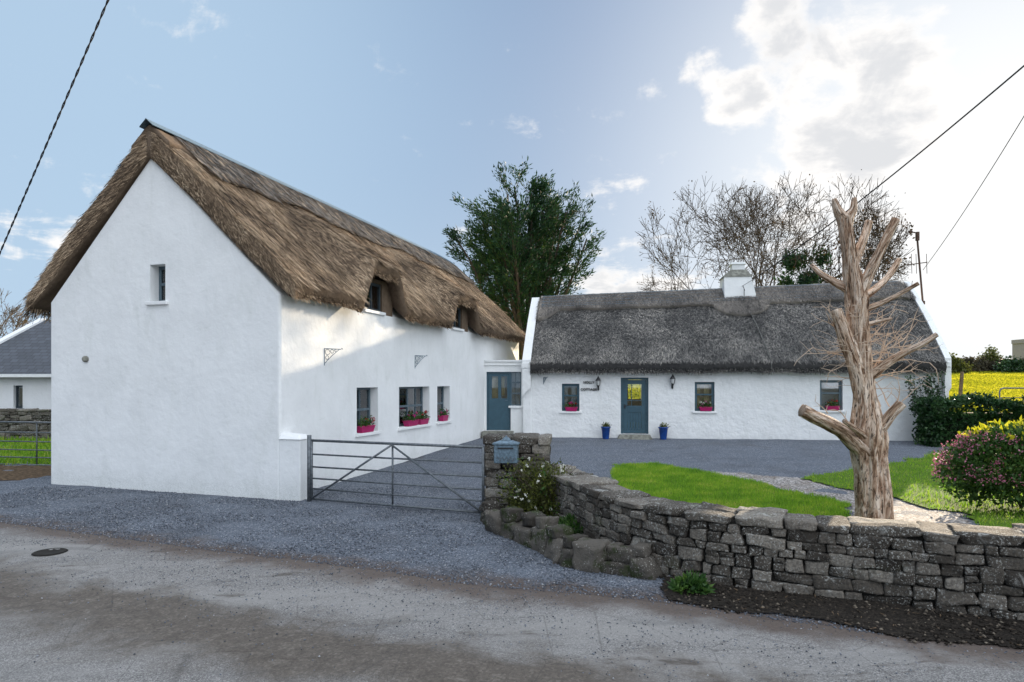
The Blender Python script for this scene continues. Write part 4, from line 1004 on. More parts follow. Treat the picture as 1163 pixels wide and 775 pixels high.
# chimney
chim = MB(); cb = lambda a, q, z: CF.p(chx+a, q, z)
def loft(g, lv):
    V = []
    for a0, a1, q0, q1, z in lv: V += [cb(a0, q0, z), cb(a1, q0, z), cb(a1, q1, z), cb(a0, q1, z)]
    m = len(lv); Fc = [(3, 2, 1, 0), (4*m-4, 4*m-3, 4*m-2, 4*m-1)]
    for i in range(m-1):
        for j in range(4): Fc.append((4*i+j, 4*i+(j+1) % 4, 4*i+4+(j+1) % 4, 4*i+4+j))
    g.add(V, Fc)
loft(chim, [(-.50, .56, -.45, .62, 4.6), (-.50, .56, -.45, .60, 5.15), (-.50, .42, -.42, .50, 5.80)])
ck = chim.build('chimney', M['wall'], cr)
g = MB(); loft(g, [(-.54, .46, -.46, .53, 5.801), (-.50, .42, -.42, .50, 5.86), (-.24, .30, -.26, .30, 6.08)]); g.build('chimney_shoulder', M['concrete'], ck)
g = MB(); loft(g, [(-.18, .25, -.22, .22, 6.081), (-.18, .25, -.22, .22, 6.28)]); loft(g, [(-.22, .29, -.26, .26, 6.281), (-.20, .27, -.24, .24, 6.36)]); g.build('chimney_stack', M['wall'], ck)
g = MB(); g.tube([cb(.10, .58, 5.45), cb(.10, .70, 5.45), cb(.13, .74, 5.35), cb(.16, .71, 5.28)], .012, 6); g.tube([cb(.10, .66, 5.45), cb(.5, .60, 5.7)], .008, 5); g.build('cable_hook', M['iron'], ck)
# cable running down the roof
g = MB(); pts = []
for f in np.linspace(0, 1, 14):
    q = .72+f*(2.98-.72); a = chx+.14+f*.38; pts.append(CF.p(a, q, float(croof.top(a, min(q, 2.96)))+.10-.05*(f > .9)))
e_ = pts[-1]; pts += [e_+Vector((.02, -.02, -.30)), e_+Vector((.02, .20, -.42))]
g.tube([cb(.14, .70, 5.33)]+pts, .014, 6); tag(g.build('roof_cable', M['rope']), 'thin grey cable running down the cottage thatch from chimney to eave', 'cable')
# lamps
def lantern(px, py, label):
    t_, z_ = ch(px, py); b = CF.p(t_, 2.7+.14, z_); root = empty('wall_lantern', CF.p(t_, 2.71, z_), label, 'wall lamp', 'black lanterns beside the cottage door')
    g = MB(); g.lathe(b+Vector((0, 0, .07)), [(.095, 0), (.085, .02), (.03, .11), (.012, .13), (.012, .16)], 6)
    g.lathe(b+Vector((0, 0, -.20)), [(.01, 0), (.02, .04), (.045, .10), (.058, .12)], 6)
    for k in range(6):
        a = k*PI/3; g.tube([b+Vector((.055*math.cos(a), .055*math.sin(a), -.08)), b+Vector((.082*math.cos(a), .082*math.sin(a), .07))], .006, 4)
    g.build('lantern_frame', M['iron'], root)
    g = MB(); g.lathe(b+Vector((0, 0, -.079)), [(.05, 0), (.075, .148)], 6); g.build('lamp_glass', M['lamp_glass'], root)
    g = MB(); g.tube([b+Vector((0, 0, -.17)), b+Vector((*(-nf*.06), -.25)), CF.p(t_, 2.715, z_-.20)], .011, 6); g.box(CF.p(t_, 2.715, z_-.16), (.06, .02, .16), math.atan2(uc[1], uc[0])); g.build('wall_bracket', M['iron'], root)
    return root
lantern(679.5, 435, 'black wall lantern left of the cottage door beside the lettering'); lantern(763.5, 433, 'black wall lantern right of the cottage door')
t_, z_ = ch(617, 429); bracket(CF.p(t_, 2.7, z_), nf, nf*.6+uc*.5, .28, 'small metal bracket on the cottage wall under the left eave end')
# lettering
sg_ = None
def text(s_, px, py, h, parent=None):
    cu = bpy.data.curves.new('lettering', 'FONT'); cu.body = s_; cu.size = h; cu.extrude = .008; cu.offset = h*.035; cu.align_x = 'CENTER'; cu.align_y = 'CENTER'; cu.space_character = 1.08
    t_, z_ = ch(px, py); o = bpy.data.objects.new('lettering', cu); C.objects.link(o)
    me = bpy.data.meshes.new_from_object(o.evaluated_get(bpy.context.evaluated_depsgraph_get())); bpy.data.objects.remove(o); o = bpy.data.objects.new('lettering', me); C.objects.link(o); me.materials.clear(); me.materials.append(M['letter'])
    o.location = CF.p(t_, 2.7+.03, z_); o.rotation_euler = (R(90), 0, math.atan2(uc[1], uc[0])); return o
sgn = empty('house_name_sign', CF.p(ch(670, 438)[0], 2.72, ch(670, 438)[1]), 'black letters reading HOLLY COTTAGE on the white cottage wall', 'sign')
for s_, a, b in (('HOLLY', 668.8, 434.6), ('COTTAGE', 668.6, 442.6)):
    o = text(s_, a, b, .108); o.parent = sgn; o.matrix_parent_inverse = Matrix.Translation(-Vector(sgn.location))
for i, (b, lb, pt_) in enumerate(((cw[0], 'magenta trough in the cottage window left of the door', ['petal_red', 'petal_magenta']), (cw[1], 'magenta trough of pale pink blooms in the cottage window right of the door', ['petal_pink', 'petal_white']), (cw[2], 'magenta trough of red blooms in the cottage window behind the dead tree', ['petal_red']))):
    trough(CF, mid(b, .55), 2.71, b[2], .40, .12, lb, pt_)
def pot(px, label):
    t_, _ = ch(px, 497); b = CF.p(t_, 2.7+.28, 0); b.z = float(G(b.x, b.y)); root = empty('plant_pot', b, label, 'plant pot', 'blue pots flanking the cottage door')
    g = MB(); g.lathe(b, [(.10, 0), (.105, .02), (.145, .36), (.165, .37), (.165, .40), (.145, .40), (.14, .36)], 22); g.build('pot', M['bluepot'], root, True)
    n = 160; cc = np.array(b)+np.column_stack([RNG.normal(0, .06, n), RNG.normal(0, .06, n), .38+np.abs(RNG.normal(0, .05, n))])
    link('plant', leaf_mesh('plant', cc, RNG.uniform(.04, .09, n), .03*np.ones(n), np.array([0, 0, .9])), M['leaf_olive'], root)
    n = 26; cc = np.array(b)+np.column_stack([RNG.normal(0, .06, n), RNG.normal(0, .06, n), .46+np.abs(RNG.normal(0, .03, n))])
    link('flowers', leaf_mesh('flowers', cc, RNG.uniform(.02, .04, n), .03*np.ones(n)), M['petal_white'], root)
pot(688, 'cobalt blue glazed pot left of the cottage door'); pot(752.5, 'cobalt blue glazed pot right of the cottage door')

# ------------------------------------------------------------------ porch link between the two houses
PF = Frame(L0*0+np.array([-1.15, 23.0]), np.array([1.0, -.06]), np.array([-.06, -1.0]))
por = empty('link_porch', PF.p(1, 0, .2), 'narrow flat roofed white porch joining the two houses, slate blue door', 'porch')
def ph(px, py): return PF.hit(0, px, py)
pt0 = ph(540, 420)[0]; pt1 = ph(603, 420)[0]; pz1 = ph(575, 411)[1]
g = MB(); g.corners(PF.box8(pt0, pt1, -2.5, 0, 0, pz1)); pw_ = g.build('wall', M['wall'], por)
pa, pzt = ph(552.5, 422.5); pb, _ = ph(580, 422); _, pzb = ph(565, 489); sa, _ = ph(580, 422); sb, szb = ph(592, 461)
cut(pw_, [PF.box8(pa, pb, -.9, .3, pzb, pzt)]); cut(pw_, [PF.box8(pb-.05, sb, -.85, .35, szb, pzt-.001)])
g = MB(); g.corners(PF.box8(pt0, pt1+.02, -2.5, .06, pz1+.001, pz1+.06)); g.build('roof_slab', M['white_paint'], por)
g = MB(); g.corners(PF.box8(pt0, pt1, .002, .05, pzt+.22, pzt+.26)); g.build('fascia', M['white_paint'], por)
g = MB(); q0_ = -.08
for a, b in ((pa, pa+.05), (pb-.05, pb)): g.corners(PF.box8(a, b, q0_-.06, q0_+.02, pzb, pzt))
g.corners(PF.box8(pa+.05, pb-.05, q0_-.06, q0_+.02, pzt-.05, pzt)); g.build('door_frame', M['blue_door'], por)
g = MB(); ia, ib = pa+.055, pb-.055; zz0, zz1 = pzb+.01, pzt-.055; hh = zz1-zz0; ww = ib-ia
gw = [(ia+.17*ww, ia+.47*ww), (ia+.62*ww, ia+.90*ww)]; gz0, gz1 = zz0+.56*hh, zz0+.95*hh
for b in ((ia, ib, zz0, gz0), (ia, ib, gz1, zz1), (ia, gw[0][0], gz0, gz1), (gw[0][1], gw[1][0], gz0, gz1), (gw[1][1], ib, gz0, gz1)): g.corners(PF.box8(b[0], b[1], q0_-.05, q0_, b[2]+.0002, b[3]-.0002))
pdoor = g.build('door', M['blue_door'], por)
g = MB()
for a, b in gw: g.corners(PF.box8(a, b, q0_-.03, q0_-.022, gz0, gz1))
g.build('pane', M['glass'], pdoor)
g = MB(); g.corners(PF.box8(gw[0][0]-.02, gw[0][1]+.02, q0_-.20, q0_-.17, gz0-.02, gz1)); g.corners(PF.box8(gw[1][0]-.02, gw[1][0]+.10, q0_-.20, q0_-.17, gz0+.1, gz1)); g.build('inner_curtain', M['curtain_warm'], por)
g = MB(); g.tube([PF.p(ib-.05, q0_+.03, zz0+1.0), PF.p(ib-.14, q0_+.04, zz0+1.0)], .01, 6); g.build('handle', M['lead'], pdoor)
window(PF, 0, pb, sb, szb, pzt, .08, M['frame_grey'], por, [.45], [.35, .7], curtain='part', fw=.04, bar=.02)
g = MB(); g.corners(PF.box8(pa-.12, pb+.1, .004, .45, .0, pzb-.01)); g.build('door_step', M['concrete'], por, bevel=.015)
# ------------------------------------------------------------------ outbuilding at far left
ob = empty('outbuilding', (-16, 24, .3), 'white outbuilding with dark slate roof behind the tall house at left', 'outbuilding')
OF = Frame(np.array([-26.3, 24.2]), np.array([1.0, 0]), np.array([0, -1.0])); obz = 2.1+9.5*24.2/F
g = MB(); g.corners(OF.box8(6.5, 20, -5.2, 0, 0, obz)); ow = g.build('wall', M['wall'], ob)
oa, ozt = OF.hit(0, 15.5, 438); obb, ozb = OF.hit(0, 26, 464)
cut(ow, [OF.box8(oa, obb, -.7, .2, ozb, ozt)])
window(OF, 0, oa, obb, ozb, ozt, .12, M['frame_dark'], ob, [], [], curtain=False, sillmat=M['iron'], fw=.05)
# roof plane with slate courses; verge slopes up to the ridge
rp = [OF.p(6.3, .28, obz-.02), OF.p(20, .28, obz-.02), OF.p(20, -2.7, obz+2.15), OF.p(7.85, -2.7, obz+2.15)]
bk = [OF.p(6.3, -5.6, obz-.02), OF.p(20, -5.6, obz-.02)]
me = bpy.data.meshes.new('roof'); V = [tuple(v) for v in rp+bk]; V += [(a, b, c_-.09) for a, b, c_ in V]
me.from_pydata(V, [], [(0, 1, 2, 3), (3, 2, 5, 4), (6, 9, 8, 7), (9, 10, 11, 8), (0, 6, 7, 1), (0, 3, 9, 6), (3, 4, 10, 9), (4, 5, 11, 10)])
uvl = me.uv_layers.new(name='UVMap'); co = [Vector(v) for v in V]
for lp in me.loops: v = co[lp.vertex_index]; uvl.data[lp.index].uv = (v.x, abs(v.y-24)*1.25)
orf = link('roof', me, M['slate'], ob)
g = MB(); 
g.add([OF.p(6.15, .30, obz-.12), OF.p(6.38, .30, obz-.12), OF.p(7.93, -2.7, obz+2.08), OF.p(7.70, -2.7, obz+2.08), OF.p(6.15, .30, obz+.06), OF.p(6.38, .30, obz+.06), OF.p(7.93, -2.7, obz+2.23), OF.p(7.70, -2.7, obz+2.23)], [(3, 2, 1, 0), (4, 5, 6, 7), (0, 1, 5, 4), (1, 2, 6, 5), (2, 3, 7, 6), (3, 0, 4, 7)])
g.build('barge_board', M['white_paint'], orf)
g = MB(); g.corners(OF.box8(6.4, 20, .29, .38, obz-.13, obz-.02)); g.build('gutter', M['white_paint'], orf)
g = MB(); bz = MB(); bz.add([OF.p(6.5, -.0, obz+.001), OF.p(6.5, -5.2, obz+.001), OF.p(7.9, -2.7, obz+2.0), OF.p(6.8, -.0, obz+.001), OF.p(6.8, -5.2, obz+.001), OF.p(8.1, -2.7, obz+2.0)], [(0, 1, 2), (5, 4, 3), (0, 3, 4, 1), (1, 4, 5, 2), (2, 5, 3, 0)]); bz.build('gable_wall', M['wall'], ob)

# ------------------------------------------------------------------ trees
def branch_tree(base, height, spread, seed, depth_n=6, trunk_r=.3, first=.28, nstem=3, up=.55, twig=.012, gn=4, droop=0, width=None, p3=.45, ratio=(.68, .84), ang=(.25, .6)):
    rg = random.Random(seed); segs = []; tips = []
    def grow(p, d, L, r, lv):
        n = 3 if lv < 3 else 2; q = p.copy(); dd_ = d.copy()
        pts = [q.copy()]; rs = [r]
        for i in range(n):
            dd_ = (dd_+Vector((rg.gauss(0, .13), rg.gauss(0, .13), rg.gauss(.02, .09)))).normalized(); q = q+dd_*L/n; pts.append(q.copy()); rs.append(r*(1-.32*(i+1)/n))
        segs.append((pts, rs, lv))
        if lv >= depth_n: tips.append((q.copy(), dd_.copy())); return
        nb_ = 2 if rg.random() > p3 else 3
        for k in range(nb_):
            ax = dd_.orthogonal(); ax.rotate(Matrix.Rotation(rg.uniform(0, 2*PI), 3, dd_)); a = rg.uniform(*ang)*(1 if k else .6)
            nd = dd_.copy(); nd.rotate(Matrix.Rotation(a, 3, ax)); nd = (nd+Vector((nd.x*.12*spread, nd.y*.12*spread, up*.22-droop))).normalized()
            grow(q, nd, L*rg.uniform(*ratio), max(twig, rs[-1]*rg.uniform(.58, .80)), lv+1)
        if lv > 1 and rg.random() < .6:
            m_ = pts[1]; nd = (dd_+Vector((rg.gauss(0, .7), rg.gauss(0, .7), rg.gauss(.1, .3)))).normalized(); grow(m_, nd, L*.55, max(twig, r*.35), min(lv+2, depth_n))
    L0_ = height*first
    for k in range(nstem):
        a = 2*PI*k/nstem+rg.uniform(-.4, .4); tilt = spread*.35 if nstem > 1 else 0
        d = Vector((math.cos(a)*tilt, math.sin(a)*tilt, 1)).normalized(); grow(Vector(base)+Vector((math.cos(a), math.sin(a), 0))*trunk_r*.4*(nstem > 1), d, L0_*rg.uniform(.85, 1.1), trunk_r/math.sqrt(nstem)*1.1, 0)
    # limit to the wanted height
    mz = max(t_[0].z for t_ in tips)-base[2]; sc = height/mz
    sx = sc
    if width: dx = sorted(abs(t_[0].x-base[0]) for t_ in tips); sx = width/2/dx[int(len(dx)*.97)]; mx = sum(t_[0].x for t_ in tips)/len(tips)-base[0]
    f = lambda v: Vector(base)+Vector(((v.x-base[0]-(mx*min(1, (v.z-base[2])/mz*1.6) if width else 0))*sx, (v.y-base[1])*sx, (v.z-base[2])*sc))
    segs = [([f(p) for p in ps], rs, lv) for ps, rs, lv in segs]; tips = [(f(p), d) for p, d in tips]
    return segs, tips
def tubes(segs, name, mat, parent, sel=lambda lv: True):
    V = []; Fc = []; n0 = 0
    for ps, rs, lv in segs:
        if not sel(lv): continue
        n = 8 if lv < 2 else (5 if lv < 4 else 3); m = len(ps); up = None
        for i, p in enumerate(ps):
            d = (ps[min(i+1, m-1)]-ps[max(i-1, 0)]).normalized()
            if up is None: up = d.orthogonal().normalized()
            up = (up-d*up.dot(d)).normalized(); s_ = d.cross(up)
            for k in range(n): a = 2*PI*k/n; V.append(p+(up*math.cos(a)+s_*math.sin(a))*rs[i])
        for i in range(m-1):
            for k in range(n): Fc.append((n0+i*n+k, n0+i*n+(k+1) % n, n0+(i+1)*n+(k+1) % n, n0+(i+1)*n+k))
        n0 += m*n
    return link(name, np_mesh(name, np.array([tuple(v) for v in V]), np.array(Fc)), mat, parent, True)
def tree(base, label, h, spread, seed, leaves=0, lmat='leaf_autumn', lsz=.10, name='bare_tree', **kw):
    root = empty(name, base, label, 'tree'); segs, tips = branch_tree(base, h, spread, seed, **kw)
    tubes(segs, 'trunk', M['bark'], root, lambda lv: lv < 2); tubes(segs, 'branches', M['bark'], root, lambda lv: lv >= 2)
    if leaves:
        tp = np.array([tuple(p) for p, d in tips]); w = np.clip(.5+.8*fbm(tp*.35+seed, 2), .02, 3); w /= w.sum()
        i = RNG.choice(len(tp), leaves, p=w); cc = tp[i]+RNG.normal(0, .13, (leaves, 3))
        link('leaves', leaf_mesh('leaves', cc, RNG.uniform(.6, 1.3, leaves)*lsz, RNG.uniform(.5, 1, leaves)*lsz*.8), M[lmat], root)
    return root
def gp(px, d): x = (px-CX)/F*d; return (x, d, float(G(x, d))-.05)
tree(gp(858, 38), 'large spreading bare tree with a few brown leaves behind the chimney', 12.9, 1.45, 3, 2600, lsz=.11, depth_n=7, trunk_r=.36, nstem=4, first=.20, twig=.012, up=.20, ang=(.38, .86), width=12.2, p3=.60)
tree(gp(978, 34), 'smaller bare tree with hanging brown leaves behind the dead trunk', 10.6, 1.2, 8, 1000, lsz=.15, depth_n=6, trunk_r=.2, nstem=3, first=.24, twig=.010, up=.35, width=4.8, p3=.5)
tree(gp(-38, 40), 'bare pinkish twigs of a tree over the slate roofed outbuilding', 7.2, 1.3, 15, 300, depth_n=6, trunk_r=.25, nstem=3, first=.22, twig=.014)
def ivy_clump(base, h, r, n, label, mat='ivy'):
    root = empty('evergreen_shrub', base, label, 'shrub'); k = 26; ct = np.column_stack([RNG.normal(0, r*.45, k), RNG.normal(0, r*.4, k), RNG.uniform(.15, 1, k)*h])
    i = RNG.integers(0, k, n); cc = np.array(base)+ct[i]+rnd(n)*r*.17
    link('crown', leaf_mesh('crown', cc, RNG.uniform(.12, .3, n), RNG.uniform(.06, .12, n), np.array([0, 0, .5])), M[mat], root)
    MB().tube([Vector(base), Vector(base)+Vector((.1, 0, h*.8))], [.12, .04], 7).build('trunk', M['bark'], root)
ivy_clump(gp(905, 33), 7.3, 1.15, 7000, 'dark green holly shrub rising behind the cottage ridge between bare trees', 'cypress')
# conifer with many upright stems
def conifer(base, label, h, wr, seed):
    rg = random.Random(seed); root = empty('cypress_tree', base, label, 'tree'); b = Vector(base); segs = []; cl = []; dr = []
    for k in range(26):
        a = 2*PI*k/26*3+rg.uniform(-.2, .2); rr = wr*rg.uniform(.12, .82); hh = h*(1-.36*(rr/wr)**2)*rg.uniform(.86, .96)
        top_ = Vector((math.cos(a)*rr, math.sin(a)*rr, hh)); pts = []
        for i in range(9):
            f = i/8; pts.append(b+Vector((top_.x*f**1.05, top_.y*f**1.05, top_.z*f**.95))+Vector((rg.gauss(0, .06), rg.gauss(0, .06), 0)))
        segs.append((pts, [.14*(1-.85*i/8)+.012 for i in range(9)], 1))
        nb_ = 30
        for j in range(nb_):
            f = rg.uniform(.16, 1.0); i = min(7, int(f*8)); p = pts[i].lerp(pts[i+1], f*8-i)
            out = Vector((math.cos(a+rg.gauss(0, 1.0)), math.sin(a+rg.gauss(0, 1.0)), rg.uniform(.35, 1.0))).normalized()
            L = rg.uniform(.7, 1.9)*(1.15-.35*f)*wr/4.2; ps = [p, p+out*L*.5, p+out*L+Vector((0, 0, L*.15))]
            segs.append((ps, [.022, .014, .007], 5))
            den = .38 if f < .45 else (.9 if f < .62 else 1.5)
            m = int(rg.uniform(44, 84)*den)
            for _ in range(m):
                g_ = rg.uniform(.25, 1.1); c_ = p+out*L*g_; cl.append((c_.x+rg.gauss(0, .13), c_.y+rg.gauss(0, .13), c_.z+rg.gauss(0, .12)+L*.12*g_)); dr.append(tuple(out))
    tubes([s_ for s_ in segs if s_[2] == 1], 'trunk', M['bark'], root); tubes([s_ for s_ in segs if s_[2] == 5], 'branches', M['bark'], root)
    cl = np.array(cl); dr = np.array(dr); n = len(cl)
    link('crown', leaf_mesh('crown', cl, RNG.uniform(.14, .34, n), RNG.uniform(.035, .08, n), dr*1.6, .6), M['cypress'], root)
conifer(gp(597, 36), 'tall dark green cypress between the two thatched roofs', 11.9, 4.4, 5)

# ------------------------------------------------------------------ dead tree in the garden
DT = 10.0
def dp(px, py, dy=0.0): return at(px, py, DT+dy)
dt = empty('dead_tree', (dp(992, 592).x, DT, 0), 'bleached dead tree trunk with sawn off limbs behind the stone wall', 'tree')
def limb(name, pts, n=14, ring=.035, flute=.16, seed=0, thin=.86, mat='deadwood', label=None):
    """pts: (px, py, radius_px, depth offset); a fluted, slightly twisted limb"""
    pw = [(dp(a, b, d), r*DT/F) for a, b, r, d in pts]; L = [0]
    for i in range(1, len(pw)): L.append(L[-1]+(pw[i][0]-pw[i-1][0]).length)
    m = max(4, int(L[-1]/ring)); s_ = np.linspace(0, L[-1], m); Lc = np.array(L)
    def cs(vals):   # smooth interpolation
        v = np.interp(s_, Lc, vals)
        for _ in range(3): v[1:-1] = (v[:-2]+v[1:-1]*2+v[2:])/4
        return v
    Pp = np.stack([cs([p[0][k] for p in pw]) for k in range(3)], -1); rr = cs([p[1] for p in pw])*thin
    V = []; up = None
    for i in range(m):
        d = Vector(Pp[min(i+1, m-1)]-Pp[max(i-1, 0)]).normalized()
        if up is None: up = Vector((0, -1, 0)) if abs(d.y) < .8 else Vector((1, 0, 0))
        up = (up-d*up.dot(d)).normalized(); sd_ = d.cross(up)
        for k in range(n):
            a = 2*PI*k/n+s_[i]*.5; u_ = np.array([math.cos(2*PI*k/n)*2.2, math.sin(2*PI*k/n)*2.2, s_[i]*1.1+seed*7.7])
            f = 1+flute*.8*float(fbm(u_*1.3, 3))+flute*.45*float(vnoise(u_*np.array([3.5, 3.5, .9])+5))-flute*.55*max(0., 1-abs(float(vnoise(u_*np.array([2.6, 2.6, .45])+31)))*5)
            V.append(Vector(Pp[i])+(up*math.cos(a)+sd_*math.sin(a))*rr[i]*f)
    Fc = [(i*n+k, i*n+(k+1) % n, (i+1)*n+(k+1) % n, (i+1)*n+k) for i in range(m-1) for k in range(n)]
    g = MB(); e = len(V); dv = Vector(Pp[-1]-Pp[-2]).normalized(); V.append(Vector(Pp[-1])+dv*rr[-1]*.15); V.append(Vector(Pp[0]))
    Fc += [((m-1)*n+k, (m-1)*n+(k+1) % n, e) for k in range(n)]+[((k+1) % n, k, e+1) for k in range(n)]
    g.add(V, Fc); o = g.build(name, M[mat], dt, True, label); me = o.data; l = me.uv_layers.new(name='UVMap'); cir = 2*PI*float(np.mean(rr))
    co = np.array([tuple(v) for v in V]); uu = [((k+.0)/n*cir+seed*3.1, s_[i]+seed*1.7) for i in range(m) for k in range(n)]+[(seed, float(s_[-1])), (seed, 0.0)]
    for p in me.polygons:
        ks = [me.loops[i].vertex_index for i in p.loop_indices]; wrap = any(q < m*n and q % n == n-1 for q in ks) and any(q < m*n and q % n == 0 for q in ks)
        for i, q in zip(p.loop_indices, ks):
            u_, v_ = uu[q]
            if wrap and q < m*n and q % n == 0: u_ += cir
            l.data[i].uv = (u_, v_)
    return o
limb('trunk', [(993, 600, 25, 0), (992, 575, 22.5, 0), (990, 545, 20.5, 0), (987, 520, 21.5, 0), (985, 498, 24, 0), (985, 478, 21, 0), (983, 455, 16.5, 0), (980, 425, 15, 0), (977, 395, 14, 0), (974, 365, 14, 0), (973, 345, 15, 0), (971, 328, 13.5, 0), (966, 305, 10.5, 0), (963, 280, 9.5, 0), (960, 262, 9.5, 0), (958, 246, 10, 0)], n=64, ring=.016, flute=.22, seed=1, thin=.78)
limb('limb', [(984, 512, 14, -.02), (968, 499, 12, -.08), (955, 488, 9.5, -.15), (938, 479, 8.5, -.22), (924, 473, 8.2, -.28), (911, 466, 8.6, -.32)], 22, .02, .24, 2, label='thick sawn stub reaching left')
limb('limb', [(988, 502, 12, 0), (1001, 485, 9, -.1), (1012, 470, 7.5, -.15), (1024, 458, 7.6, -.2)], 16, .02, .24, 3)
limb('limb', [(984, 500, 4, .05), (980, 462, 8, .0), (975, 430, 10, -.08), (967, 402, 10, -.12), (957, 374, 9, -.14), (949, 352, 7.5, -.12)], 20, .02, .34, 4, label='pale peeled second stem along the left side')
limb('branch', [(982, 432, 8, 0), (1003, 416, 6, -.1), (1026, 401, 4.5, -.2), (1048, 391, 4, -.3), (1064, 380, 3.2, -.35)], 12, .04, .2, 5)
limb('branch', [(972, 345, 8, 0), (984, 318, 7, -.05), (997, 290, 6, -.1), (1008, 268, 5.5, -.1), (1017, 249, 5.2, -.1)], 12, .04, .12, 6)
limb('branch', [(966, 306, 6, 0), (974, 287, 5.5, .05), (982, 268, 5, .1), (987, 251, 4.6, .1)], 12, .04, .12, 7)
limb('branch', [(960, 262, 8, 0), (964, 245, 6, 0), (969, 240, 5, 0), (970, 225, 3.2, 0)], 10, .03, .15, 8)
limb('branch', [(958, 250, 9, 0), (951, 240, 6.5, 0), (947, 226, 3, 0)], 10, .03, .15, 9)
limb('branch', [(970, 332, 7, 0), (950, 322, 5, .1), (932, 312, 3.5, .2), (921, 301, 2.5, .3)], 10, .04, .15, 10)
limb('branch', [(975, 342, 6, 0), (995, 328, 5.2, .1), (1010, 313, 4.2, .2), (1021, 295, 4, .3)], 10, .04, .15, 11)
limb('branch', [(975, 354, 5, 0), (1000, 345, 3.2, -.1), (1022, 334, 2.8, -.2), (1043, 322, 2.6, -.3)], 10, .04, .12, 12)
limb('branch', [(984, 498, 6, -.1), (972, 488, 4, -.3), (958, 478, 2.6, -.4)], 8, .04, .12, 13)
limb('branch', [(975, 372, 4, 0), (995, 366, 2.5, -.1), (1013, 362, 2, -.2)], 8, .04, .12, 14)
rg = random.Random(4)
def twig(px, py, ang, L, r=.007, d=0, lv=0):
    g = MB()
    p = dp(px, py, d); pts = [p]; a = ang; dz = 0
    for i in range(5):
        a += rg.gauss(0, .16); q = pts[-1]+Vector((math.cos(a), rg.gauss(0, .25), math.sin(a)))*L/5; pts.append(q)
        if lv < 2 and rg.random() < .5:
            a2 = a+rg.choice((-1, 1))*rg.uniform(.4, 1.0); qq = [q]
            for j in range(3): a2 += rg.gauss(0, .15); qq.append(qq[-1]+Vector((math.cos(a2), rg.gauss(0, .3), math.sin(a2)))*L*.14)
            g.tube(qq, [r*.6, r*.5, r*.4, r*.25], 4, False)
    g.tube(pts, [r, r*.9, r*.75, r*.6, r*.45, r*.3], 5, False); g.build('twig', M['twig'], dt)
for args in ((955, 375, 2.5, .55), (953, 368, 2.6, .42), (960, 405, 2.75, .6), (962, 400, 3.2, .5), (962, 410, 3.7, .35), (968, 430, 3.0, .4), (985, 390, .35, .55), (988, 400, .2, .7), (988, 405, .5, .9), (985, 380, .1, .45), (990, 410, -.1, .8), (992, 418, 1.25, .85), (996, 418, 1.35, .6), (1010, 410, 1.8, .5), (1020, 404, 1.2, .35), (1026, 402, 1.9, .5), (1035, 398, .2, .4), (988, 425, -.25, .7), (1000, 462, 1.7, .45), (1010, 462, 1.9, .5), (1024, 456, .8, .4), (1018, 462, 1.3, .5), (1000, 480, 1.9, .6), (962, 478, 2.2, .25), (940, 470, 1.9, .25), (925, 468, 2.6, .2), (1015, 395, .3, .5), (980, 360, .4, .5), (984, 372, .6, .45), (975, 300, 1.2, .3), (990, 440, .0, .5), (985, 415, 2.2, .3), (993, 430, .6, .7), (987, 385, .8, .6)):
    twig(*args, r=rg.uniform(.007, .012))
for i in range(46):
    f = rg.random(); twig(962+f*20+rg.gauss(0, 5), 345+f*95, rg.choice((rg.uniform(-.4, 1.3), rg.uniform(2.1, 3.6))), rg.uniform(.15, .6), rg.uniform(.004, .007), rg.uniform(-.25, .1))

# ------------------------------------------------------------------ garden plants
def bush(base, rx, ry, h, n, label, mats, name='flowering_bush', cat='bush', leaf=(.06, .13), wl=.5, topmat=None, shell=.75, stems=True, lump=.16):
    root = empty(name, base, label, cat); b = np.array(base)
    d = unit(rnd(n)); d[:, 2] = np.abs(d[:, 2])*1.0-.12; r = (shell+(1-shell)*RNG.random(n))**1.0
    r = np.where(RNG.random(n) < .25, RNG.uniform(.2, .9, n), r)*(1+lump*fbm(d*2.6+base[0], 3))
    cc = b+d*np.array([rx, ry, h*.92])*r[:, None]; cc[:, 2] = np.maximum(cc[:, 2], base[2]+.02); used = 0
    sel = RNG.random(n)*.45+.55*np.clip(.5+.6*fbm(cc*4.2, 2), 0, 1); up = cc[:, 2]-b[2]
    lo = 0
    for frac, m, pn_ in mats:
        k = (sel >= lo) & (sel < lo+frac) if frac < 9 else sel >= lo
        lo += frac
        if k.sum() < 3: continue
        q = cc[k]; L = RNG.uniform(*leaf, len(q)); link(pn_, leaf_mesh(pn_, q, L, L*wl, d[k]*.9+np.array([0, 0, .3]), .7), M[m], root)
    if stems:
        g = MB()
        for i in range(14):
            a = rg.uniform(0, 2*PI); g.tube([Vector(base), Vector(base)+Vector((math.cos(a)*rx*.3, math.sin(a)*ry*.3, h*.4)), Vector(base)+Vector((math.cos(a)*rx*.6, math.sin(a)*ry*.6, h*.6))], [.014, .01, .006], 5, False)
        g.build('stems', M['bark'], root)
    return root
bb = np.array([8.28, 11.1, .05]); pb_ = empty('flowering_bush', tuple(bb), 'rounded bush of pink flower heads, dark green leaves and yellow tips on the lawn', 'bush')
def dome(n, r0, r1, zlo=-.85, zhi=1.0, k=0):
    d = unit(rnd(n)); keep = (d[:, 2] > zlo) & (d[:, 2] < zhi); d = d[keep]; r = RNG.uniform(r0, r1, len(d))*(1+.13*fbm(d*3.1+4, 3))
    return bb+np.array([0, 0, .66])+d*np.array([1.17, 1.0, .70])*r[:, None], d
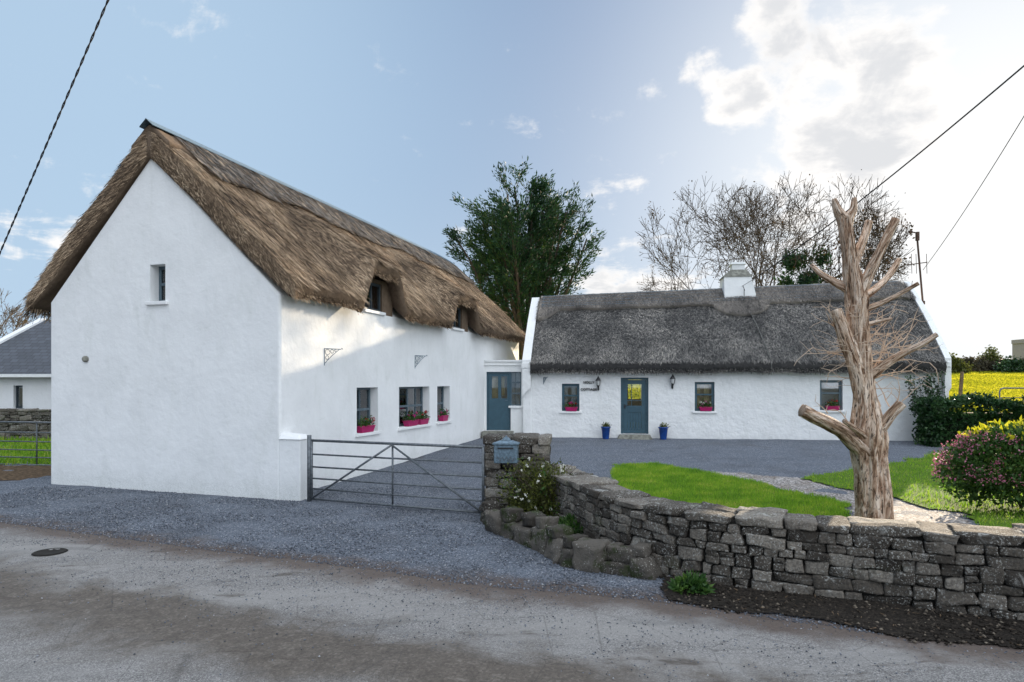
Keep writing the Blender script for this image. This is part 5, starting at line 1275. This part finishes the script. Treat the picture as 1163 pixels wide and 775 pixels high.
q, d = dome(15000, .55, 1.0); link('foliage', leaf_mesh('foliage', q, RNG.uniform(.05, .11, len(q)), RNG.uniform(.03, .055, len(q)), d*.8+np.array([0, 0, .25]), .8), M['leaf_green'], pb_)
q, d = dome(9000, .93, 1.05, -.25, .80); k = fbm(q*4.5, 2) > -.28; q, d = q[k], d[k]; q = q+rnd(len(q))*.015; link('florets', leaf_mesh('florets', q, RNG.uniform(.022, .045, len(q)), RNG.uniform(.02, .035, len(q)), d*.8, .9), M['petal_pink'], pb_)
q, d = dome(1500, .97, 1.08, .68, 1.0); link('new_leaves', leaf_mesh('new_leaves', q, RNG.uniform(.07, .14, len(q)), RNG.uniform(.035, .06, len(q)), d*.6+np.array([0, 0, .6]), .7), M['leaf_yellow'], pb_)
g = MB()
for i in range(12):
    a = rg.uniform(0, 2*PI); g.tube([Vector(bb), Vector(bb)+Vector((math.cos(a)*.3, math.sin(a)*.3, .5)), Vector(bb)+Vector((math.cos(a)*.7, math.sin(a)*.6, .9))], [.018, .012, .006], 5, False)
g.build('stems', M['bark'], pb_)
# rose shrub
rb = P(618, 606); rbase = (rb[0]+.05, rb[1]+.75, .05)
rs = bush(rbase, .66, .52, 1.02, 9500, 'straggly olive green rose bush with small white blooms by the pier', [(.80, 'leaf_olive', 'foliage'), (9.2, 'leaf_green', 'foliage')], 'rose_bush', 'bush', (.03, .065), .5, shell=.45, lump=.35)
n = 460; k = 46; ct = np.array(rbase)+unit(rnd(k)*np.array([1, 1, .8])+np.array([0, -.5, .6]))*np.array([.58, .50, .98])*RNG.uniform(.85, 1.1, (k, 1)); 
for c1 in ct: link('flower', leaf_mesh('flower', c1+rnd(9)*.009, RNG.uniform(.018, .034, 9), .024*np.ones(9)), M['petal_white'], rs)
g = MB()
for i in range(34):
    a = rg.uniform(0, 2*PI); e = rg.uniform(.5, 1.12); g.tube([Vector(rbase), Vector(rbase)+Vector((math.cos(a)*.2, math.sin(a)*.2, .5*e)), Vector(rbase)+Vector((math.cos(a)*.55*e, math.sin(a)*.45*e, (.62+rg.random()*.3)*min(e, 1)))], [.010, .007, .003], 4, False)
g.build('stems', M['bark'], rs)
bush((P(662, 615)[0]-.02, P(662, 615)[1]+.28, .02), .36, .36, .30, 2600, 'low bright green leafy weeds beside the rose bush', [(9, 'leaf_green', 'foliage')], 'green_weeds', 'plant', (.04, .09), .35, stems=False)
bush((P(632, 622)[0], P(632, 622)[1]+.1, .10), .16, .12, .20, 700, 'grassy green tuft growing over the boulder edging', [(9, 'leaf_green', 'foliage')], 'green_weeds', 'plant', (.05, .10), .15, stems=False)
bush((P(785, 672)[0], P(785, 672)[1]-.03, .02), .17, .12, .15, 420, 'small bright green dock plant at the foot of the stone wall', [(9, 'leaf_green', 'foliage')], 'dock_plant', 'plant', (.06, .12), .3, stems=False)
o = bush((-14.6, 15.6, .05), 1.0, .8, .75, 5200, 'pale dry grass clump at the left edge before the far gate', [(9, 'hay', 'foliage')], 'dry_grass_clump', 'grass clump', (.15, .35), .06, stems=False)
# hedge of ivy over a wall
hd = empty('ivy_hedge', (12.3, 20.0, .3), 'dark glossy ivy hedge running right from the cottage corner', 'hedge')
n = 46000; s_ = RNG.random(n)**.8*13; x = 12.1+s_*.985; yc = 20.15-s_*.16; face = RNG.random(n)
top_ = 1.48+.22*fbm(np.stack([x*.8, x*0, x*0], -1), 3)+.22*(np.abs(s_-4.5) < 1.6)-.10*(np.abs(s_-2.4) < .7)
zz = np.where(face < .62, RNG.uniform(.25, 1, n)*top_, top_+RNG.normal(0, .06, n)); yy = np.where(face < .62, yc-.42+.16*fbm(np.stack([x*2.2, zz*2.2, x*0], -1), 3), yc+RNG.uniform(-.45, .45, n))
ke = RNG.random(n) < .09; x = np.where(ke, 12.25+RNG.normal(0, .10, n), x); yy = np.where(ke, RNG.uniform(19.6, 20.5, n), yy); zz = np.where(ke, RNG.uniform(.25, 1.6, n), zz)
cc = np.column_stack([x, yy, zz]); dv = np.where(face[:, None] < .62, np.array([0, -1, .1]), np.array([0, -.2, 1]))
link('foliage', leaf_mesh('foliage', cc, RNG.uniform(.06, .13, n), RNG.uniform(.05, .10, n), dv*.6), M['ivy'], hd)
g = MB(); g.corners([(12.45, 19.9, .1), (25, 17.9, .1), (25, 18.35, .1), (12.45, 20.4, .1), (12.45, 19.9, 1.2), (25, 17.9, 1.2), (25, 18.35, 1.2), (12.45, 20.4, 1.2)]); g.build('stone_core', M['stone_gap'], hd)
# climber sprays on the cottage corner
cl_ = empty('climbing_shrub', (12.2, 20.9, .3), 'upright dark leafy climber on the cottage wall at its right end', 'climber'); g = MB(); cc = []
for i in range(17):
    x0 = 12.1+rg.uniform(0, 1.0); z = 1.2; p = Vector((x0, 20.75-(x0-12)*.1, z)); pts = [p]
    for j in range(7): pts.append(pts[-1]+Vector((rg.gauss(-.02, .03), rg.gauss(0, .02), rg.uniform(.10, .19))))
    g.tube(pts, .006, 4, False)
    for q in pts:
        for _ in range(9): cc.append((q.x+rg.gauss(0, .045), q.y+rg.gauss(0, .04), q.z+rg.gauss(0, .06)))
g.build('stems', M['bark'], cl_); cc = np.array(cc); link('foliage', leaf_mesh('foliage', cc, RNG.uniform(.05, .10, len(cc)), .05*np.ones(len(cc))), M['ivy'], cl_)
# rocks by the corner
for (px_, py_, w_, lb) in ((1055, 497, .45, 'small grey boulder at the foot of the cottage right corner'), (1088, 494, .8, 'pale angular rock between ivy hedge and pink bush')):
    x, y_ = P(px_, py_+6, .25); st = Stones(); st.put((w_, .4, w_*.75), (x, y_, .25+w_*.25), (1, 0, 0), (0, 1, 0), (.2, 0, .98), px_, amp=.25, pw=3.5); tag(st.build('boulder', M['stone']), lb, 'boulder')
# ------------------------------------------------------------------ beyond: post, rail, far hedges, tower
bz_ = gp(1089, 31); g = MB(); g.tube([Vector(bz_), Vector(bz_)+Vector((.14, 0, 1.75))], [.085, .075], 8); tag(g.build('fence_post', M['post']), 'single leaning wooden fence post in the yellow field', 'post')
p0 = Vector(gp(1135, 27)); g = MB(); pts = [p0, p0+Vector((0, 0, 1.15)), p0+Vector((.05, 0, 1.24)), p0+Vector((.15, 0, 1.28)), p0+Vector((3.6, -.3, 1.28)), p0+Vector((3.75, -.3, 1.2)), p0+Vector((3.75, -.3, 0))]
g.tube(pts, .03, 8); g.tube([p0+Vector((0, 0, .9)), p0+Vector((3.7, -.3, .9))], .02, 6); g.tube([p0+Vector((0, 0, .5)), p0+Vector((3.7, -.3, .5))], .02, 6)
tag(g.build('tubular_gate', M['metal'], None, True), 'rounded tubular metal gate showing above the hedge at right', 'gate')
fb = [(1082, 88, 3.8, 2.6, 'leaf_olive', 'olive bush just right of the cottage gable at the field edge'), (1098, 96, 2.6, 2.4, 'far_bush', 'low dull bush at the field edge, first right of the olive one'), (1112, 98, 3.4, 2.0, 'far_bush', 'reddish brown scrub in the far hedgerow'), (1124, 100, 3.8, 3.4, 'leaf_olive', 'rounded greenish bush standing tallest in the far hedgerow'), (1136, 97, 3.0, 1.9, 'far_bush', 'low brown bush left of the dark hedge clump'), (1150, 92, 4.6, 2.1, 'ivy', 'dark green hedge clump below the grey far building'), (1172, 95, 5.0, 2.4, 'far_bush', 'brown bush at the right edge of the far hedgerow')]
for px_, d_, w_, h_, m_, lb in fb:
    x, y_, z_ = gp(px_, d_); n = 2600; dd_ = unit(rnd(n)); dd_[:, 2] = np.abs(dd_[:, 2]); r_ = RNG.uniform(.5, 1, n)*(1+.3*fbm(dd_*3+px_, 2)); q = np.array([x, y_, z_])+dd_*np.array([w_/2, 1.4, h_])*r_[:, None]
    root = empty('far_bush', (x, y_, z_), lb, 'bush', 'bushes along the far field edge'); link('foliage', leaf_mesh('foliage', q, RNG.uniform(.2, .5, n), RNG.uniform(.15, .3, n)), M[m_], root)
n = 26000; x = RNG.uniform(-60, 210, n); y = 125+RNG.normal(0, 4, n)+.05*x; hh = 1.7+1.6*(fbm(np.stack([x*.06, x*0, x*0], -1), 4)+.4); z = G(x, y)+RNG.random(n)*np.clip(hh, .8, 6)
tag(link('distant_hedgerow', leaf_mesh('distant_hedgerow', np.column_stack([x, y, z]), RNG.uniform(.3, .8, n), RNG.uniform(.3, .6, n)), M['far_bush']), 'long brown green hedgerow on the skyline beyond the field', 'hedgerow', None, 'stuff')
bx = gp(1164, 104); g = MB(); g.box((bx[0]+2.2, bx[1], bx[2]+2.2), (5.4, 4, 4.4)); fbd = g.build('wall', M['far_wall']); root = empty('ruined_tower', bx, 'grey square building cut by the right edge on the skyline', 'building'); fbd.parent = root; fbd.matrix_parent_inverse = Matrix.Translation(-Vector(root.location))
g = MB()
for i in range(4): g.box((bx[0]-.2+i*1.6, bx[1], bx[2]+4.7), (.8, 4.1, .6))
g.build('parapet', M['far_wall'], root)
# ------------------------------------------------------------------ aerial
ab = CF.p(CL+.05, 0, 4.3); top_ = ab+Vector((-.45, .1, 3.0)); ae = empty('tv_aerial', ab, 'rusty television aerial mast leaning on the cottage right gable', 'aerial')
A0 = at(1049, 357, 23.4); A1 = at(1041, 265, 23.6); M['rust'] = plain('rusty_steel', (.09, .055, .04), .85, .3, .2)
MB().tube([A0+Vector((.1, 0, -1.2)), A0, A1], .032, 8).build('mast', M['rust'], ae)
g = MB(); v = (A1-A0); 
g.tube([A1+Vector((-.28, -.1, .02)), A1+Vector((.06, 0, 0))], .022, 6); g.box(A1+Vector((-.28, -.1, .02)), (.09, .09, .09)); g.box(A1+Vector((0, -.04, -.12)), (.09, .10, .3)); g.build('aerial_head', M['rust'], ae)
g = MB(); c1 = A0+v*.62
g.tube([c1+Vector((-.48, -.1, -.06)), c1+Vector((.30, .05, .06))], .016, 6)
for f in (-.26, -.10, .26): g.tube([c1+Vector((f, 0, -.34)), c1+Vector((f-.02, 0, .34))], .010, 5)
g.build('dipole_array', M['rust'], ae)
g = MB(); c2 = A0+v*.14; g.tube([c2+Vector((-.42, -.05, .02)), c2], .018, 6); g.box(c2, (.1, .1, .12)); g.tube([c2+Vector((-.42, 0, .3)), c2+Vector((-.36, 0, .75))], .01, 5); g.build('mast_clamp', M['rust'], ae)
# ------------------------------------------------------------------ overhead cables
def cable(a, b, sag, r, label, twist=False):
    a = Vector(a); b = Vector(b); pts = [a.lerp(b, f)-Vector((0, 0, sag*4*f*(1-f))) for f in np.linspace(0, 1, 40)]; g = MB()
    if twist:
        m = 520; L = (b-a).length; d = (b-a).normalized(); s_ = d.orthogonal().normalized(); t2 = d.cross(s_)
        for ph_ in (0, PI):
            q = []
            for i in range(m):
                f = i/(m-1); c = a.lerp(b, f)-Vector((0, 0, sag*4*f*(1-f))); an = f*L/.22*2*PI/2+ph_; q.append(c+(s_*math.cos(an)+t2*math.sin(an))*r*.8)
            g.tube(q, r*.75, 5)
    else: g.tube(pts, r, 6)
    return tag(g.build('overhead_cable', M['cable'], None, True), label, 'cable')
# the left cable runs from a pole across the road to the far side of the tall house
a_ = at(120, 0, 9.5); b_ = at(0, 282, 12.5); dvec = (b_-a_); cable(a_-dvec*1.3, b_+dvec*1.5, .10, .011, 'twisted black overhead cable crossing the top left sky', True)
e_ = cb(.5, .60, 5.7); m_ = at(1163, 55, 12.5); cable(e_, e_+(m_-e_)*1.55, .35, .017, 'thick black overhead cable from the chimney up to the right')
e2 = at(1048, 307, 23.4); m2 = at(1163, 120, 14.5); cable(e2, e2+(m2-e2)*1.5, .25, .009, 'thin overhead wire rising from the aerial to the right edge')
